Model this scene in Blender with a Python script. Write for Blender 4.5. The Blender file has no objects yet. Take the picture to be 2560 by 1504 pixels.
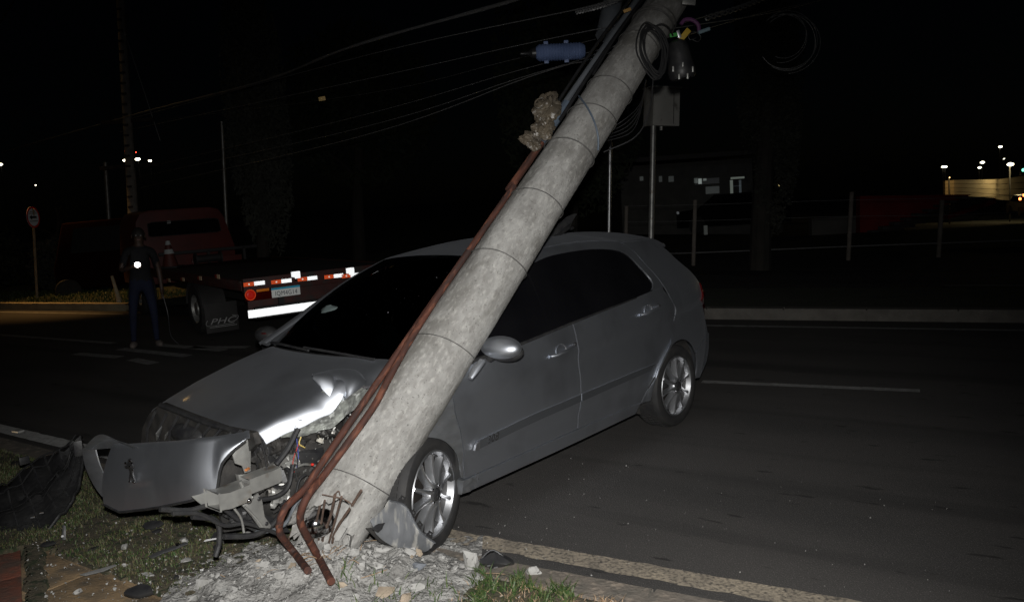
import bpy, bmesh, math, random
import numpy as np
from mathutils import Vector, Matrix, noise

rnd = random.Random(7)
sc = bpy.context.scene
COL = sc.collection

# ------------------------------------------------------------------ camera
F, CX, CY = 2025.47, 1280.0, 752.0
PITCH, ROLL, CAMH = 0.1279, -0.0663, 1.8306
cp, sp, cr, sr = math.cos(PITCH), math.sin(PITCH), math.cos(ROLL), math.sin(ROLL)
FW = np.array([0, cp, -sp]); R0 = np.array([1., 0, 0]); U0 = np.array([0, sp, cp])
RT = cr * R0 + sr * U0; UP = -sr * R0 + cr * U0
CAM = np.array([0, 0, CAMH])
cam = bpy.data.cameras.new('camera'); camo = bpy.data.objects.new('camera', cam); COL.objects.link(camo)
cam.sensor_width = 36; cam.lens = F / 2560 * 36; cam.clip_start = .05; cam.clip_end = 2000
camo.matrix_world = Matrix(((RT[0], UP[0], -FW[0], 0), (RT[1], UP[1], -FW[1], 0), (RT[2], UP[2], -FW[2], CAMH), (0, 0, 0, 1)))
sc.camera = camo
# ------------------------------------------------------------------ light
w = bpy.data.worlds.new('World'); sc.world = w; w.use_nodes = True
nt = w.node_tree; sky = nt.nodes.new('ShaderNodeTexSky'); sky.sky_type = 'NISHITA'; sky.sun_disc = False
sky.sun_elevation = math.radians(35); sky.sun_rotation = math.radians(200); bgn = nt.nodes['Background']
nt.links.new(sky.outputs[0], bgn.inputs[0]); bgn.inputs[1].default_value = 0.00009
ml = bpy.data.lights.new('ambient_sun', 'SUN'); ml.energy = 0.012; ml.angle = math.radians(3); ml.color = (.8, .88, 1)  # weak cool sun added for ambient light; no moon is seen
mo = bpy.data.objects.new('ambient_sun', ml); mo.rotation_euler = (math.radians(50), 0, math.radians(30)); COL.objects.link(mo)
# the photographer's flash, on the hot shoe above the lens: the light this photograph was taken with
fl = bpy.data.lights.new('camera_flash', 'SPOT'); fl.energy = 1100; fl.spot_size = math.radians(88); fl.spot_blend = 1.0
fl.shadow_soft_size = .028; fl.color = (1, .985, .96)
fo = bpy.data.objects.new('camera_flash', fl); COL.objects.link(fo)
fo.location = (0.01, -.02, CAMH + .15)
fo.rotation_euler = (Vector((-.25, 3.9, .10)) - Vector(fo.location)).to_track_quat('-Z', 'Y').to_euler()
sc.view_settings.view_transform = 'Standard'; sc.view_settings.look = 'None'; sc.view_settings.exposure = 0; sc.view_settings.gamma = 1
sc.view_settings.use_curve_mapping = False
try:
    sc.cycles.use_denoising = True; sc.cycles.max_bounces = 6; sc.cycles.sample_clamp_indirect = 3
except Exception: pass

GR = Vector((.065, 0, 1)).normalized()      # plumb line: the street itself falls sideways

def ray(u, v):
    d = FW * F + RT * (u - CX) - UP * (v - CY); return d / np.linalg.norm(d)
def gnd(u, v, z=0.):
    d = ray(u, v); t = (z - CAM[2]) / d[2]; return CAM + d * t
def dp(u, v, Y):
    d = ray(u, v); return CAM + d * (Y / d[1])

# ------------------------------------------------------------------ materials
MATS = {}
def pm(name, c1, c2=None, scale=6, rough=.6, metal=0., bump=0., bscale=40, coat=0., spec=.5, detail=4, ramp=(.35, .65), c3=None, s3=30, r3=(.6, .7),
       stretch=(1, 1, 1), rvar=0., emis=None, estr=0., trans=0.):
    if name in MATS: return MATS[name]
    m = bpy.data.materials.new(name); m.use_nodes = True; n = m.node_tree.nodes; l = m.node_tree.links
    b = n['Principled BSDF']; b.inputs['Base Color'].default_value = (*c1, 1); b.inputs['Roughness'].default_value = rough
    b.inputs['Metallic'].default_value = metal; b.inputs['Coat Weight'].default_value = coat; b.inputs['Coat Roughness'].default_value = .06
    b.inputs['Specular IOR Level'].default_value = spec; b.inputs['Transmission Weight'].default_value = trans
    tc = n.new('ShaderNodeTexCoord'); mp = n.new('ShaderNodeMapping'); l.new(tc.outputs['Object'], mp.inputs[0]); mp.inputs['Scale'].default_value = stretch
    def nz(s, d=detail):
        t = n.new('ShaderNodeTexNoise'); t.inputs['Scale'].default_value = s; t.inputs['Detail'].default_value = d
        l.new(mp.outputs[0], t.inputs['Vector']); return t
    def mr(src, a, bb):
        r = n.new('ShaderNodeMapRange'); r.inputs[1].default_value = a; r.inputs[2].default_value = bb; l.new(src, r.inputs[0]); return r.outputs[0]
    cur = None
    if c2:
        t = nz(scale); mx = n.new('ShaderNodeMix'); mx.data_type = 'RGBA'
        mx.inputs[6].default_value = (*c1, 1); mx.inputs[7].default_value = (*c2, 1); l.new(mr(t.outputs[0], *ramp), mx.inputs[0]); cur = mx.outputs[2]
    if c3:
        t = nz(s3, 3); mx = n.new('ShaderNodeMix'); mx.data_type = 'RGBA'; mx.inputs[6].default_value = (*c1, 1)
        if cur: l.new(cur, mx.inputs[6])
        mx.inputs[7].default_value = (*c3, 1); l.new(mr(t.outputs[0], *r3), mx.inputs[0]); cur = mx.outputs[2]
    if cur: l.new(cur, b.inputs['Base Color'])
    if rvar:
        t = nz(scale * 2); r = n.new('ShaderNodeMapRange'); r.inputs[3].default_value = rough - rvar; r.inputs[4].default_value = rough + rvar
        l.new(t.outputs[0], r.inputs[0]); l.new(r.outputs[0], b.inputs['Roughness'])
    if bump:
        t = nz(bscale, 6); bp = n.new('ShaderNodeBump'); bp.inputs['Strength'].default_value = 1; bp.inputs['Distance'].default_value = bump
        l.new(t.outputs[0], bp.inputs['Height']); l.new(bp.outputs[0], b.inputs['Normal'])
    if emis: b.inputs['Emission Color'].default_value = (*emis, 1); b.inputs['Emission Strength'].default_value = estr
    MATS[name] = m; return m

def retro(name, col, rough=.42, amt=.8):
    """retroreflective sheeting: sends light back to where it came from (microprisms), mixed with plain plastic"""
    if name in MATS: return MATS[name]
    m = bpy.data.materials.new(name); m.use_nodes = True; n = m.node_tree.nodes; l = m.node_tree.links
    b = n['Principled BSDF']; b.inputs['Base Color'].default_value = (*col, 1); b.inputs['Roughness'].default_value = .4
    g = n.new('ShaderNodeBsdfAnisotropic'); g.inputs['Color'].default_value = (*col, 1); g.inputs['Roughness'].default_value = rough
    ge = n.new('ShaderNodeNewGeometry'); l.new(ge.outputs['Incoming'], g.inputs['Normal'])
    tc = n.new('ShaderNodeTexCoord'); nz = n.new('ShaderNodeTexNoise'); nz.inputs['Scale'].default_value = 35; l.new(tc.outputs['Object'], nz.inputs['Vector'])
    r = n.new('ShaderNodeMapRange'); r.inputs[3].default_value = amt * .75; r.inputs[4].default_value = amt; l.new(nz.outputs[0], r.inputs[0])
    mx = n.new('ShaderNodeMixShader'); l.new(r.outputs[0], mx.inputs[0])
    l.new(b.outputs[0], mx.inputs[1]); l.new(g.outputs[0], mx.inputs[2]); l.new(mx.outputs[0], n['Material Output'].inputs[0])
    MATS[name] = m; return m

def emit(name, col, s):
    return pm(name, (.8, .8, .8), (.7, .7, .7), emis=col, estr=s)

M_paint = pm('silver_paint', (.66, .69, .745), (.60, .63, .68), scale=2, rough=.472, metal=1.0, coat=.10, rvar=.015, c3=(.46, .48, .52), s3=3, r3=(.5, .8))
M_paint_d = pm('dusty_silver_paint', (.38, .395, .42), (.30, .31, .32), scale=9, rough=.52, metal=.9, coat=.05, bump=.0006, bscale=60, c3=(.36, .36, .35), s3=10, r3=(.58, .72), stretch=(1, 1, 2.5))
M_mould = pm('moulding_paint', (.40, .42, .45), (.36, .38, .41), scale=2, rough=.5, metal=1, coat=.05)
M_primer = pm('bare_flange', (.36, .38, .35), (.15, .155, .15), scale=22, rough=.5, metal=.4, bump=.008, bscale=45, c3=(.52, .54, .52), s3=30, r3=(.55, .66))
M_black = pm('black_plastic', (.018, .018, .02), (.03, .03, .03), scale=18, rough=.45, bump=.0008, bscale=80, rvar=.12)
M_blackm = pm('dirty_black', (.012, .0115, .011), (.036, .033, .030), scale=12, rough=.7, bump=.002, bscale=60)
M_rubber = pm('tyre_rubber', (.014, .014, .015), (.024, .023, .022), scale=14, rough=.75, bump=.0006, bscale=120)
M_alloy = pm('alloy', (.62, .63, .65), (.52, .53, .55), scale=6, rough=.36, metal=.95, coat=.3, rvar=.08)
M_steel = pm('galvanised_steel', (.38, .38, .36), (.26, .26, .25), scale=10, rough=.45, metal=.6, bump=.0012, bscale=40, c3=(.2, .17, .14), s3=9, r3=(.6, .72))
M_brake = pm('brake_disc', (.035, .028, .024), (.02, .018, .016), scale=20, rough=.6, metal=.3)
M_barrel = pm('rim_barrel', (.045, .045, .047), (.03, .03, .03), scale=8, rough=.5, metal=.4)
M_chrome = pm('chrome', (.6, .6, .62), (.5, .5, .52), scale=8, rough=.12, metal=1)
M_glass_t = pm('tinted_glass', (.004, .004, .005), (.006, .006, .007), scale=3, rough=.03, spec=.5, coat=.5)
M_interior = pm('interior_plastic', (.018, .019, .02), (.03, .03, .03), scale=10, rough=.8, bump=.001)
M_airbag = pm('airbag_cloth', (.16, .20, .195), (.09, .12, .12), scale=4, rough=.9, bump=.004, bscale=14)
M_conc = None
M_rust = pm('rusty_pipe', (.072, .021, .011), (.026, .011, .008), scale=22, rough=.8, bump=.0012, bscale=90, c3=(.13, .045, .024), s3=50, r3=(.52, .66), stretch=(1, 1, .25))
M_rebar = pm('rusty_rebar', (.13, .085, .062), (.075, .05, .04), scale=30, rough=.85, bump=.0015, bscale=150)
M_wire = pm('tie_wire', (.07, .07, .066), (.12, .115, .11), scale=20, rough=.6, metal=.3)
M_cable = pm('black_cable', (.014, .014, .015), (.022, .022, .023), scale=20, rough=.42)
M_alu = pm('aluminium_cable', (.42, .42, .42), (.20, .20, .20), scale=30, rough=.5, metal=.5, stretch=(3, 3, 3))
M_pvc = pm('grey_conduit', (.13, .14, .155), (.09, .10, .11), scale=8, rough=.5, bump=.0006)
M_blue = pm('blue_grey_plastic', (.10, .13, .17), (.07, .09, .12), scale=9, rough=.5, bump=.0008)
M_closure = pm('blue_closure', (.13, .18, .33), (.09, .13, .25), scale=8, rough=.5)
M_tan = pm('tan_wrap', (.14, .115, .082), (.06, .05, .038), scale=12, rough=.42, bump=.002, bscale=14)
M_rub = pm('broken_concrete', (.36, .355, .34), (.27, .265, .25), scale=14, rough=.95, bump=.005, bscale=55, c3=(.12, .115, .11), s3=60, r3=(.6, .68))
M_rubt = pm('brown_rubble', (.34, .28, .21), (.25, .20, .15), scale=14, rough=.95, bump=.005, bscale=55)
M_dust = pm('concrete_dust', (.31, .305, .29), (.19, .185, .175), scale=9, rough=1, bump=.02, bscale=60, c3=(.10, .095, .088), s3=38, r3=(.58, .70))
M_red = pm('truck_red', (.10, .011, .007), (.07, .009, .006), scale=3, rough=.6, coat=.05, bump=.001)
M_white_r = retro('white_retroreflective', (.92, .95, .97))
M_orange_r = retro('red_retroreflective', (.95, .13, .035), .5, .55)
M_white_s = retro('sign_white_sheeting', (.75, .82, .88), .65, .5)
M_red_s = retro('sign_red_sheeting', (.8, .03, .02), .75, .3)
M_plate = retro('plate_white', (.80, .82, .80), .6, .3)
M_plate_b = retro('plate_blue', (.05, .42, .62), .6, .3)
M_cat = retro('amber_reflector', (.95, .75, .5), .6, .35)
M_lensr = pm('red_lens', (.09, .004, .004), (.06, .003, .003), scale=5, rough=.12, coat=1)
M_lensr_r = retro('red_reflex_lens', (.75, .02, .01), .5, .25)
M_lensa_r = retro('amber_reflex_lens', (.85, .25, .02), .6, .2)

def concrete_pole_mat():
    m = bpy.data.materials.new('pole_concrete'); m.use_nodes = True; n = m.node_tree.nodes; l = m.node_tree.links
    b = n['Principled BSDF']; b.inputs['Roughness'].default_value = .92; b.inputs['Specular IOR Level'].default_value = .25
    tc = n.new('ShaderNodeTexCoord')
    def nz(s, d, st=(1, 1, 1), loc=(0, 0, 0), dist=0):
        mp = n.new('ShaderNodeMapping'); mp.inputs['Scale'].default_value = st; mp.inputs['Location'].default_value = loc; l.new(tc.outputs['Object'], mp.inputs[0])
        t = n.new('ShaderNodeTexNoise'); t.inputs['Scale'].default_value = s; t.inputs['Detail'].default_value = d; t.inputs['Distortion'].default_value = dist
        l.new(mp.outputs[0], t.inputs['Vector']); return t.outputs[0]
    def mr(src, a, bb, c=0., d=1.):
        r = n.new('ShaderNodeMapRange'); r.inputs[1].default_value = a; r.inputs[2].default_value = bb; r.inputs[3].default_value = c; r.inputs[4].default_value = d
        l.new(src, r.inputs[0]); return r.outputs[0]
    def mix(fac, A, B):
        x = n.new('ShaderNodeMix'); x.data_type = 'RGBA'; l.new(fac, x.inputs[0])
        if isinstance(A, tuple): x.inputs[6].default_value = (*A, 1)
        else: l.new(A, x.inputs[6])
        x.inputs[7].default_value = (*B, 1); return x.outputs[2]
    c = mix(mr(nz(9, 9, (1, 1, .6), (0, 0, 0), .6), .36, .64), (.325, .32, .305), (.235, .23, .218))
    c = mix(mr(nz(5.5, 7, (1, 1, .45), (3, 1, 0), .8), .51, .68, 0, .75), c, (.13, .125, .112))
    c = mix(mr(nz(34, 6, (1, 1, .6), (3, 1, 7), .5), .48, .74, 0, .5), c, (.14, .13, .12))       # lichen and grime
    c = mix(mr(nz(2.1, 5, (2.2, 2.2, .22), (9, 4, 2), .8),     .53, .66, 0, .75), c, (.10, .095, .088))      # long streaks
    c = mix(mr(nz(95, 2), .64, .70, 0, .75), c, (.10, .095, .09))                                     # pin holes
    c = mix(mr(nz(55, 8, (1, 1, .5), (5, 5, 5)), .52, .80, 0, .6), c, (.50, .49, .46))                 # pale scuffs
    l.new(c, b.inputs['Base Color'])
    bp = n.new('ShaderNodeBump'); bp.inputs['Strength'].default_value = 1; bp.inputs['Distance'].default_value = .0028
    ad = n.new('ShaderNodeMath'); ad.operation = 'ADD'; l.new(nz(60, 9), ad.inputs[0]); l.new(nz(150, 3), ad.inputs[1]); l.new(ad.outputs[0], bp.inputs['Height'])
    l.new(bp.outputs[0], b.inputs['Normal']); return m
M_conc = concrete_pole_mat()

# ------------------------------------------------------------------ helpers
def tag(o, label=None, cat=None, group=None, kind=None):
    if label: o['label'] = label
    if cat: o['category'] = cat
    if group: o['group'] = group
    if kind: o['kind'] = kind
    return o
def thing(name, label, cat, loc=(0, 0, 0), rotz=0., group=None, mw=None):
    o = bpy.data.objects.new(name, None); COL.objects.link(o); o.empty_display_size = .1
    if mw is not None: o.matrix_world = mw
    else: o.location = loc; o.rotation_euler = (0, 0, rotz)
    return tag(o, label, cat, group)
def mk(name, VF, mat, parent=None, smooth=35, bevel=0., sub=0):
    V, Fa = VF; me = bpy.data.meshes.new(name); me.from_pydata([tuple(map(float, v)) for v in V], [], [tuple(map(int, f)) for f in Fa])
    ms = mat if isinstance(mat, (list, tuple)) else [mat]
    for m in ms: me.materials.append(m)
    bm = bmesh.new(); bm.from_mesh(me); bmesh.ops.recalc_face_normals(bm, faces=bm.faces)
    if bevel:
        ed = [e for e in bm.edges if len(e.link_faces) == 2 and e.calc_face_angle(0) > .6]
        if ed: bmesh.ops.bevel(bm, geom=ed, offset=bevel, segments=2, affect='EDGES', profile=.6)
    bm.to_mesh(me); bm.free()
    if smooth: me.shade_smooth(); me.set_sharp_from_angle(angle=math.radians(smooth))
    o = bpy.data.objects.new(name, me); COL.objects.link(o); o.parent = parent
    if sub:
        s = o.modifiers.new('s', 'SUBSURF'); s.levels = s.render_levels = sub
    return o
def join(*L):
    V, Fa = [], []
    for v, f in L:
        k = len(V); V += [tuple(p) for p in v]; Fa += [tuple(i + k for i in q) for q in f]
    return V, Fa
def tf(VF, M):
    return [tuple(M @ Vector(p)) for p in VF[0]], VF[1]
def box(c, s, rot=None):
    hx, hy, hz = s[0] / 2, s[1] / 2, s[2] / 2
    V = [(x, y, z) for x in (-hx, hx) for y in (-hy, hy) for z in (-hz, hz)]
    Fa = [(0, 1, 3, 2), (4, 6, 7, 5), (0, 4, 5, 1), (2, 3, 7, 6), (0, 2, 6, 4), (1, 5, 7, 3)]
    M = Matrix.Translation(Vector(c))
    if rot is not None: M = M @ (rot if isinstance(rot, Matrix) else Matrix.Rotation(rot, 4, 'Z'))
    return tf((V, Fa), M)
def spl(P, n, closed=False):
    P = np.array(P, float)
    if closed: Q = np.vstack([P[-1], P, P[0], P[1]])
    else: Q = np.vstack([2 * P[0] - P[1], P, 2 * P[-1] - P[-2]])
    out = []
    for i in range(1, len(Q) - 2):
        a, b, c, d = Q[i - 1:i + 3]
        for t in np.linspace(0, 1, 12, endpoint=False):
            out.append(.5 * ((2 * b) + (-a + c) * t + (2 * a - 5 * b + 4 * c - d) * t * t + (-a + 3 * b - 3 * c + d) * t ** 3))
    if not closed: out.append(P[-1])
    else: out.append(out[0])
    return rs(out, n)
def rs(P, n):
    P = np.array(P, float); L = np.r_[0, np.cumsum(np.linalg.norm(np.diff(P, axis=0), axis=1))]
    t = np.linspace(0, L[-1], n); return np.stack([np.interp(t, L, P[:, i]) for i in range(P.shape[1])], 1)
def tube(P, r, n=8, cap=True, flat=None):
    P = [Vector(p) for p in P]; m = len(P); rr = [r] * m if np.isscalar(r) else list(r); V, Fa = [], []
    t0 = (P[1] - P[0]).normalized(); up = Vector((0, 0, 1)) if abs(t0.z) < .9 else Vector((1, 0, 0)); N = t0.cross(up).normalized()
    for i in range(m):
        t = (P[min(i + 1, m - 1)] - P[max(i - 1, 0)]).normalized(); N = (N - t * N.dot(t)).normalized(); B = t.cross(N)
        for k in range(n):
            a = 2 * math.pi * k / n; V.append(P[i] + (N * math.cos(a) + B * math.sin(a) * (flat or 1)) * rr[i])
    for i in range(m - 1):
        for k in range(n): Fa.append((i * n + k, i * n + (k + 1) % n, (i + 1) * n + (k + 1) % n, (i + 1) * n + k))
    if cap: Fa.append(tuple(range(n))[::-1]); Fa.append(tuple((m - 1) * n + k for k in range(n)))
    return V, Fa
def grid(P):
    P = np.array(P, float); a, b = P.shape[:2]; V = P.reshape(-1, 3).tolist()
    return V, [(i * b + j, i * b + j + 1, (i + 1) * b + j + 1, (i + 1) * b + j) for i in range(a - 1) for j in range(b - 1)]
def shell(P, off):
    """closed sheet: grid P and its copy moved by off"""
    P = np.array(P, float); Q = P + np.array(off, float); a, b = P.shape[:2]; n = a * b
    V1, F1 = grid(P); V2, F2 = grid(Q); V = V1 + V2; Fa = F1 + [tuple(i + n for i in f[::-1]) for f in F2]
    rim = [(0, j) for j in range(b)] + [(i, b - 1) for i in range(1, a)] + [(a - 1, j) for j in range(b - 2, -1, -1)] + [(i, 0) for i in range(a - 2, 0, -1)]
    ids = [i * b + j for i, j in rim]
    for k in range(len(ids)):
        p, q = ids[k], ids[(k + 1) % len(ids)]; Fa.append((p, p + n, q + n, q))
    return V, Fa
def prism(poly, h, axis=None):
    """polygon (x,y) extruded along z by h"""
    n = len(poly); V = [(x, y, 0) for x, y in poly] + [(x, y, h) for x, y in poly]
    return V, [tuple(range(n))[::-1], tuple(range(n, 2 * n))] + [(i, (i + 1) % n, n + (i + 1) % n, n + i) for i in range(n)]
def lathe(prof, n=32):
    V, Fa = [], []
    for r, z in prof:
        for k in range(n): a = 2 * math.pi * k / n; V.append((r * math.cos(a), r * math.sin(a), z))
    for i in range(len(prof) - 1):
        for k in range(n): Fa.append((i * n + k, i * n + (k + 1) % n, (i + 1) * n + (k + 1) % n, (i + 1) * n + k))
    return V, Fa
def ball(c, r, n=10):
    return tf(lathe([(max(1e-4, math.sin(a)) * 1, -math.cos(a)) for a in np.linspace(0, math.pi, n)], 2 * n), Matrix.Translation(Vector(c)) @ Matrix.Diagonal((*((r,) * 3 if np.isscalar(r) else r), 1)))
def rock(seed, s, n=18, flat=1.):
    r = random.Random(seed); bm = bmesh.new()
    for _ in range(n):
        v = Vector((r.gauss(0, 1), r.gauss(0, 1), r.gauss(0, 1))).normalized() * r.uniform(.75, 1)
        bm.verts.new((v.x * s[0] / 2, v.y * s[1] / 2, v.z * s[2] / 2))
    res = bmesh.ops.convex_hull(bm, input=bm.verts)
    bmesh.ops.delete(bm, geom=list({g for g in res['geom_interior'] if isinstance(g, bmesh.types.BMVert)}), context='VERTS')
    bmesh.ops.subdivide_edges(bm, edges=bm.edges[:], cuts=1, use_grid_fill=True)
    for v in bm.verts: v.co *= 1 + .10 * noise.noise(v.co * (9 / max(s)) + Vector((seed * 3.1, 0, 0)))
    bm.verts.index_update(); V = [tuple(v.co) for v in bm.verts]; Fa = [tuple(v.index for v in f.verts) for f in bm.faces]; bm.free(); return V, Fa
def text(s, size, ext=.002, shear=0., space=1.):
    c = bpy.data.curves.new('t', 'FONT'); c.body = s; c.size = size; c.extrude = ext; c.shear = shear; c.align_x = 'CENTER'; c.align_y = 'CENTER'; c.space_character = space; c.resolution_u = 3
    o = bpy.data.objects.new('t', c); COL.objects.link(o); bpy.context.view_layer.update()
    me = bpy.data.meshes.new_from_object(o.evaluated_get(bpy.context.evaluated_depsgraph_get()))
    VF = ([tuple(v.co) for v in me.vertices], [tuple(p.vertices) for p in me.polygons])
    bpy.data.objects.remove(o); bpy.data.curves.remove(c); return VF
def struct(name, VF, mat, label=None, **k):
    return tag(mk(name, VF, mat, None, **k), label, None, None, 'structure')
def frame(o, x, y):     # matrix from origin and two axes
    x = Vector(x).normalized(); z = x.cross(Vector(y)).normalized(); y = z.cross(x); o = Vector(o)
    return Matrix(((x.x, y.x, z.x, o.x), (x.y, y.y, z.y, o.y), (x.z, y.z, z.z, o.z), (0, 0, 0, 1)))

# ------------------------------------------------------------------ ground, road
EX = np.array([.831, -.557]); NM = np.array([-.557, -.831])       # along the road to the right; towards the photographer
NEAR0 = np.array([-.40, 4.19])                                      # centre of the near edge line
def rd(s, n, z=0.): p = NEAR0 + EX * s + NM * n; return (p[0], p[1], z)
def strip(s0, s1, n0, n1, z, k=2, m=2):
    return grid([[rd(s, n, z) for n in np.linspace(n0, n1, m)] for s in np.linspace(s0, s1, k)])

def asphalt_mat():
    m = bpy.data.materials.new('asphalt'); m.use_nodes = True; n = m.node_tree.nodes; l = m.node_tree.links
    b = n['Principled BSDF']; b.inputs['Roughness'].default_value = .85; b.inputs['Specular IOR Level'].default_value = .3
    tc = n.new('ShaderNodeTexCoord')
    def nz(s, d, st=(1, 1, 1)):
        m0 = n.new('ShaderNodeMapping'); m0.inputs['Rotation'].default_value = (0, 0, .59); l.new(tc.outputs['Object'], m0.inputs[0]); mp = n.new('ShaderNodeMapping'); mp.inputs['Scale'].default_value = st; l.new(m0.outputs[0], mp.inputs[0])
        t = n.new('ShaderNodeTexNoise'); t.inputs['Scale'].default_value = s; t.inputs['Detail'].default_value = d; l.new(mp.outputs[0], t.inputs['Vector']); return t.outputs[0]
    def mr(src, a, bb, c=0., d=1.):
        r = n.new('ShaderNodeMapRange'); r.inputs[1].default_value = a; r.inputs[2].default_value = bb; r.inputs[3].default_value = c; r.inputs[4].default_value = d
        l.new(src, r.inputs[0]); return r.outputs[0]
    def mix(fac, A, B):
        x = n.new('ShaderNodeMix'); x.data_type = 'RGBA'; l.new(fac, x.inputs[0])
        if isinstance(A, tuple): x.inputs[6].default_value = (*A, 1)
        else: l.new(A, x.inputs[6])
        x.inputs[7].default_value = (*B, 1); return x.outputs[2]
    c = mix(mr(nz(1.1, 6, (.35, 1.4, 1)), .4, .65), (.066, .062, .059), (.049, .047, .0455))
    c = mix(mr(nz(150, 3), .57, .66, 0, .8), c, (.15, .14, .13))
    c = mix(mr(nz(210, 3, (1, 1.1, 1)), .60, .68, 0, .7), c, (.015, .015, .015))
    c = mix(mr(nz(6.5, 3, (.45, 1.7, 1)), .66, .71, 0, .8), c, (.016, .0155, .015))       # oil drips and patches
    c = mix(mr(nz(.9, 6, (.10, 2.2, 1)), .54, .66, 0, .55), c, (.026, .025, .025))       # tyre tracks
    l.new(c, b.inputs['Base Color'])
    bp = n.new('ShaderNodeBump'); bp.inputs['Strength'].default_value = 1; bp.inputs['Distance'].default_value = .004; l.new(nz(120, 5), bp.inputs['Height'])
    l.new(bp.outputs[0], b.inputs['Normal']); return m
M_asph = asphalt_mat()

def paint_mat(name, c1, c2, th=.5, sc_=45):
    """worn road paint: asphalt shows through"""
    m = bpy.data.materials.new(name); m.use_nodes = True; n = m.node_tree.nodes; l = m.node_tree.links
    b = n['Principled BSDF']; b.inputs['Roughness'].default_value = .8
    tc = n.new('ShaderNodeTexCoord')
    def nz(s, d):
        t = n.new('ShaderNodeTexNoise'); t.inputs['Scale'].default_value = s; t.inputs['Detail'].default_value = d; l.new(tc.outputs['Object'], t.inputs['Vector']); return t.outputs[0]
    def mr(src, a, bb):
        r = n.new('ShaderNodeMapRange'); r.inputs[1].default_value = a; r.inputs[2].default_value = bb; l.new(src, r.inputs[0]); return r.outputs[0]
    x = n.new('ShaderNodeMix'); x.data_type = 'RGBA'; x.inputs[6].default_value = (*c1, 1); x.inputs[7].default_value = (*c2, 1); l.new(mr(nz(7, 5), .35, .65), x.inputs[0])
    y = n.new('ShaderNodeMix'); y.data_type = 'RGBA'; y.inputs[7].default_value = (.05, .047, .043, 1); l.new(x.outputs[2], y.inputs[6])
    l.new(mr(nz(sc_, 8), th - .04, th + .22), y.inputs[0]); l.new(y.outputs[2], b.inputs['Base Color'])
    bp = n.new('ShaderNodeBump'); bp.inputs['Distance'].default_value = .006; bp.inputs['Strength'].default_value = 1; l.new(nz(70, 6), bp.inputs['Height']); l.new(bp.outputs[0], b.inputs['Normal'])
    return m
M_linenear = paint_mat('worn_cream_paint', (.34, .29, .22), (.22, .19, .15), .50, 55)
M_linefar = paint_mat('worn_white_paint', (.30, .30, .29), (.20, .20, .195), .56, 20)
M_linew = paint_mat('bright_white_paint', (.55, .55, .54), (.42, .42, .41), .58, 30)

def tz(x, y): return -.16 - max(0, min(1, (y - 24) / 12)) * (.1 + .062 * max(0, x))      # beyond the street the land lies level, so it falls away from the tilted road plane
struct('ground', grid([[(x, y, tz(x, y)) for y in [-300, -20, 0, 10, 18, 24, 27, 30, 33, 36, 45, 60, 80, 120, 300, 900]] for x in [-600, -200, -60, -20, 0, 5, 10, 15, 20, 30, 40, 60, 90, 150, 300, 600]]), pm('far_earth', (.05, .045, .035), (.035, .035, .025), scale=.5, rough=1))
struct('road', strip(-60, 60, .9, -8.6, 0, 2, 2), M_asph)
def wobble_strip(s0, s1, n0, n1, z, k, w=.006, seed=0, curve=None):
    P = []
    for i, s in enumerate(np.linspace(s0, s1, k)):
        c = curve(s) if curve else 0
        a = n0 + w * noise.noise(Vector((s * 9, seed, 0))) + c; b = n1 + w * noise.noise(Vector((s * 9, seed + 7, 0))) + c
        P.append([rd(s, a, z), rd(s, (a + b) / 2, z + .001), rd(s, b, z)])
    return grid(P)
cv = lambda s: -.05 - (.025 * -s if s < 0 else min(.07 * s, .30))
struct('edge_line', wobble_strip(-3.0, 14, -.075, .068, .004, 300, .02, 1, cv), M_linenear)
struct('edge_line_left', wobble_strip(-14, -3.3, -.075, .075, .004, 120, .012, 4, cv), M_linew)
def linepx(name, pts, wd, mat, z=.004, ext=(0, 0)):
    P = [gnd(*p)[:2] for p in pts]; a, b = np.array(P[0]), np.array(P[-1]); d = (b - a) / np.linalg.norm(b - a); a = a - d * ext[0]; b = b + d * ext[1]; n = np.array([-d[1], d[0]])
    L = np.linalg.norm(b - a); k = max(2, int(L * 8)); G = []
    for t in np.linspace(0, 1, k):
        c = a + (b - a) * t; ww = wd / 2 * (1 + .12 * noise.noise(Vector((t * L * 6, 3, 0)))); G.append([(*(c + n * ww), z), (*(c - n * ww), z)])
    struct(name, grid(G), mat)
linepx('lane_dash', [(1755, 954), (2300, 977)], .10, M_linefar)
linepx('far_edge_line', [(1770, 814), (2560, 826)], .10, M_linefar, ext=(1.2, 6))
linepx('opposite_carriageway_line', [(2360, 715), (2560, 715)], .10, M_linefar, z=.012, ext=(0, 5))
linepx('left_lane_line', [(0, 837), (285, 858)], .13, M_linefar, ext=(5, 0))
linepx('left_far_edge_line', [(0, 780), (305, 785)], .12, M_linefar, ext=(8, 0))
for k, (a, b) in enumerate([((190, 884), (300, 893)), ((300, 872), (470, 890)), ((330, 898), (385, 909)), ((400, 862), (560, 876)), ((480, 868), (620, 868))]):
    linepx('hatch_stripe', [a, b], .16, M_linefar)

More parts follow.
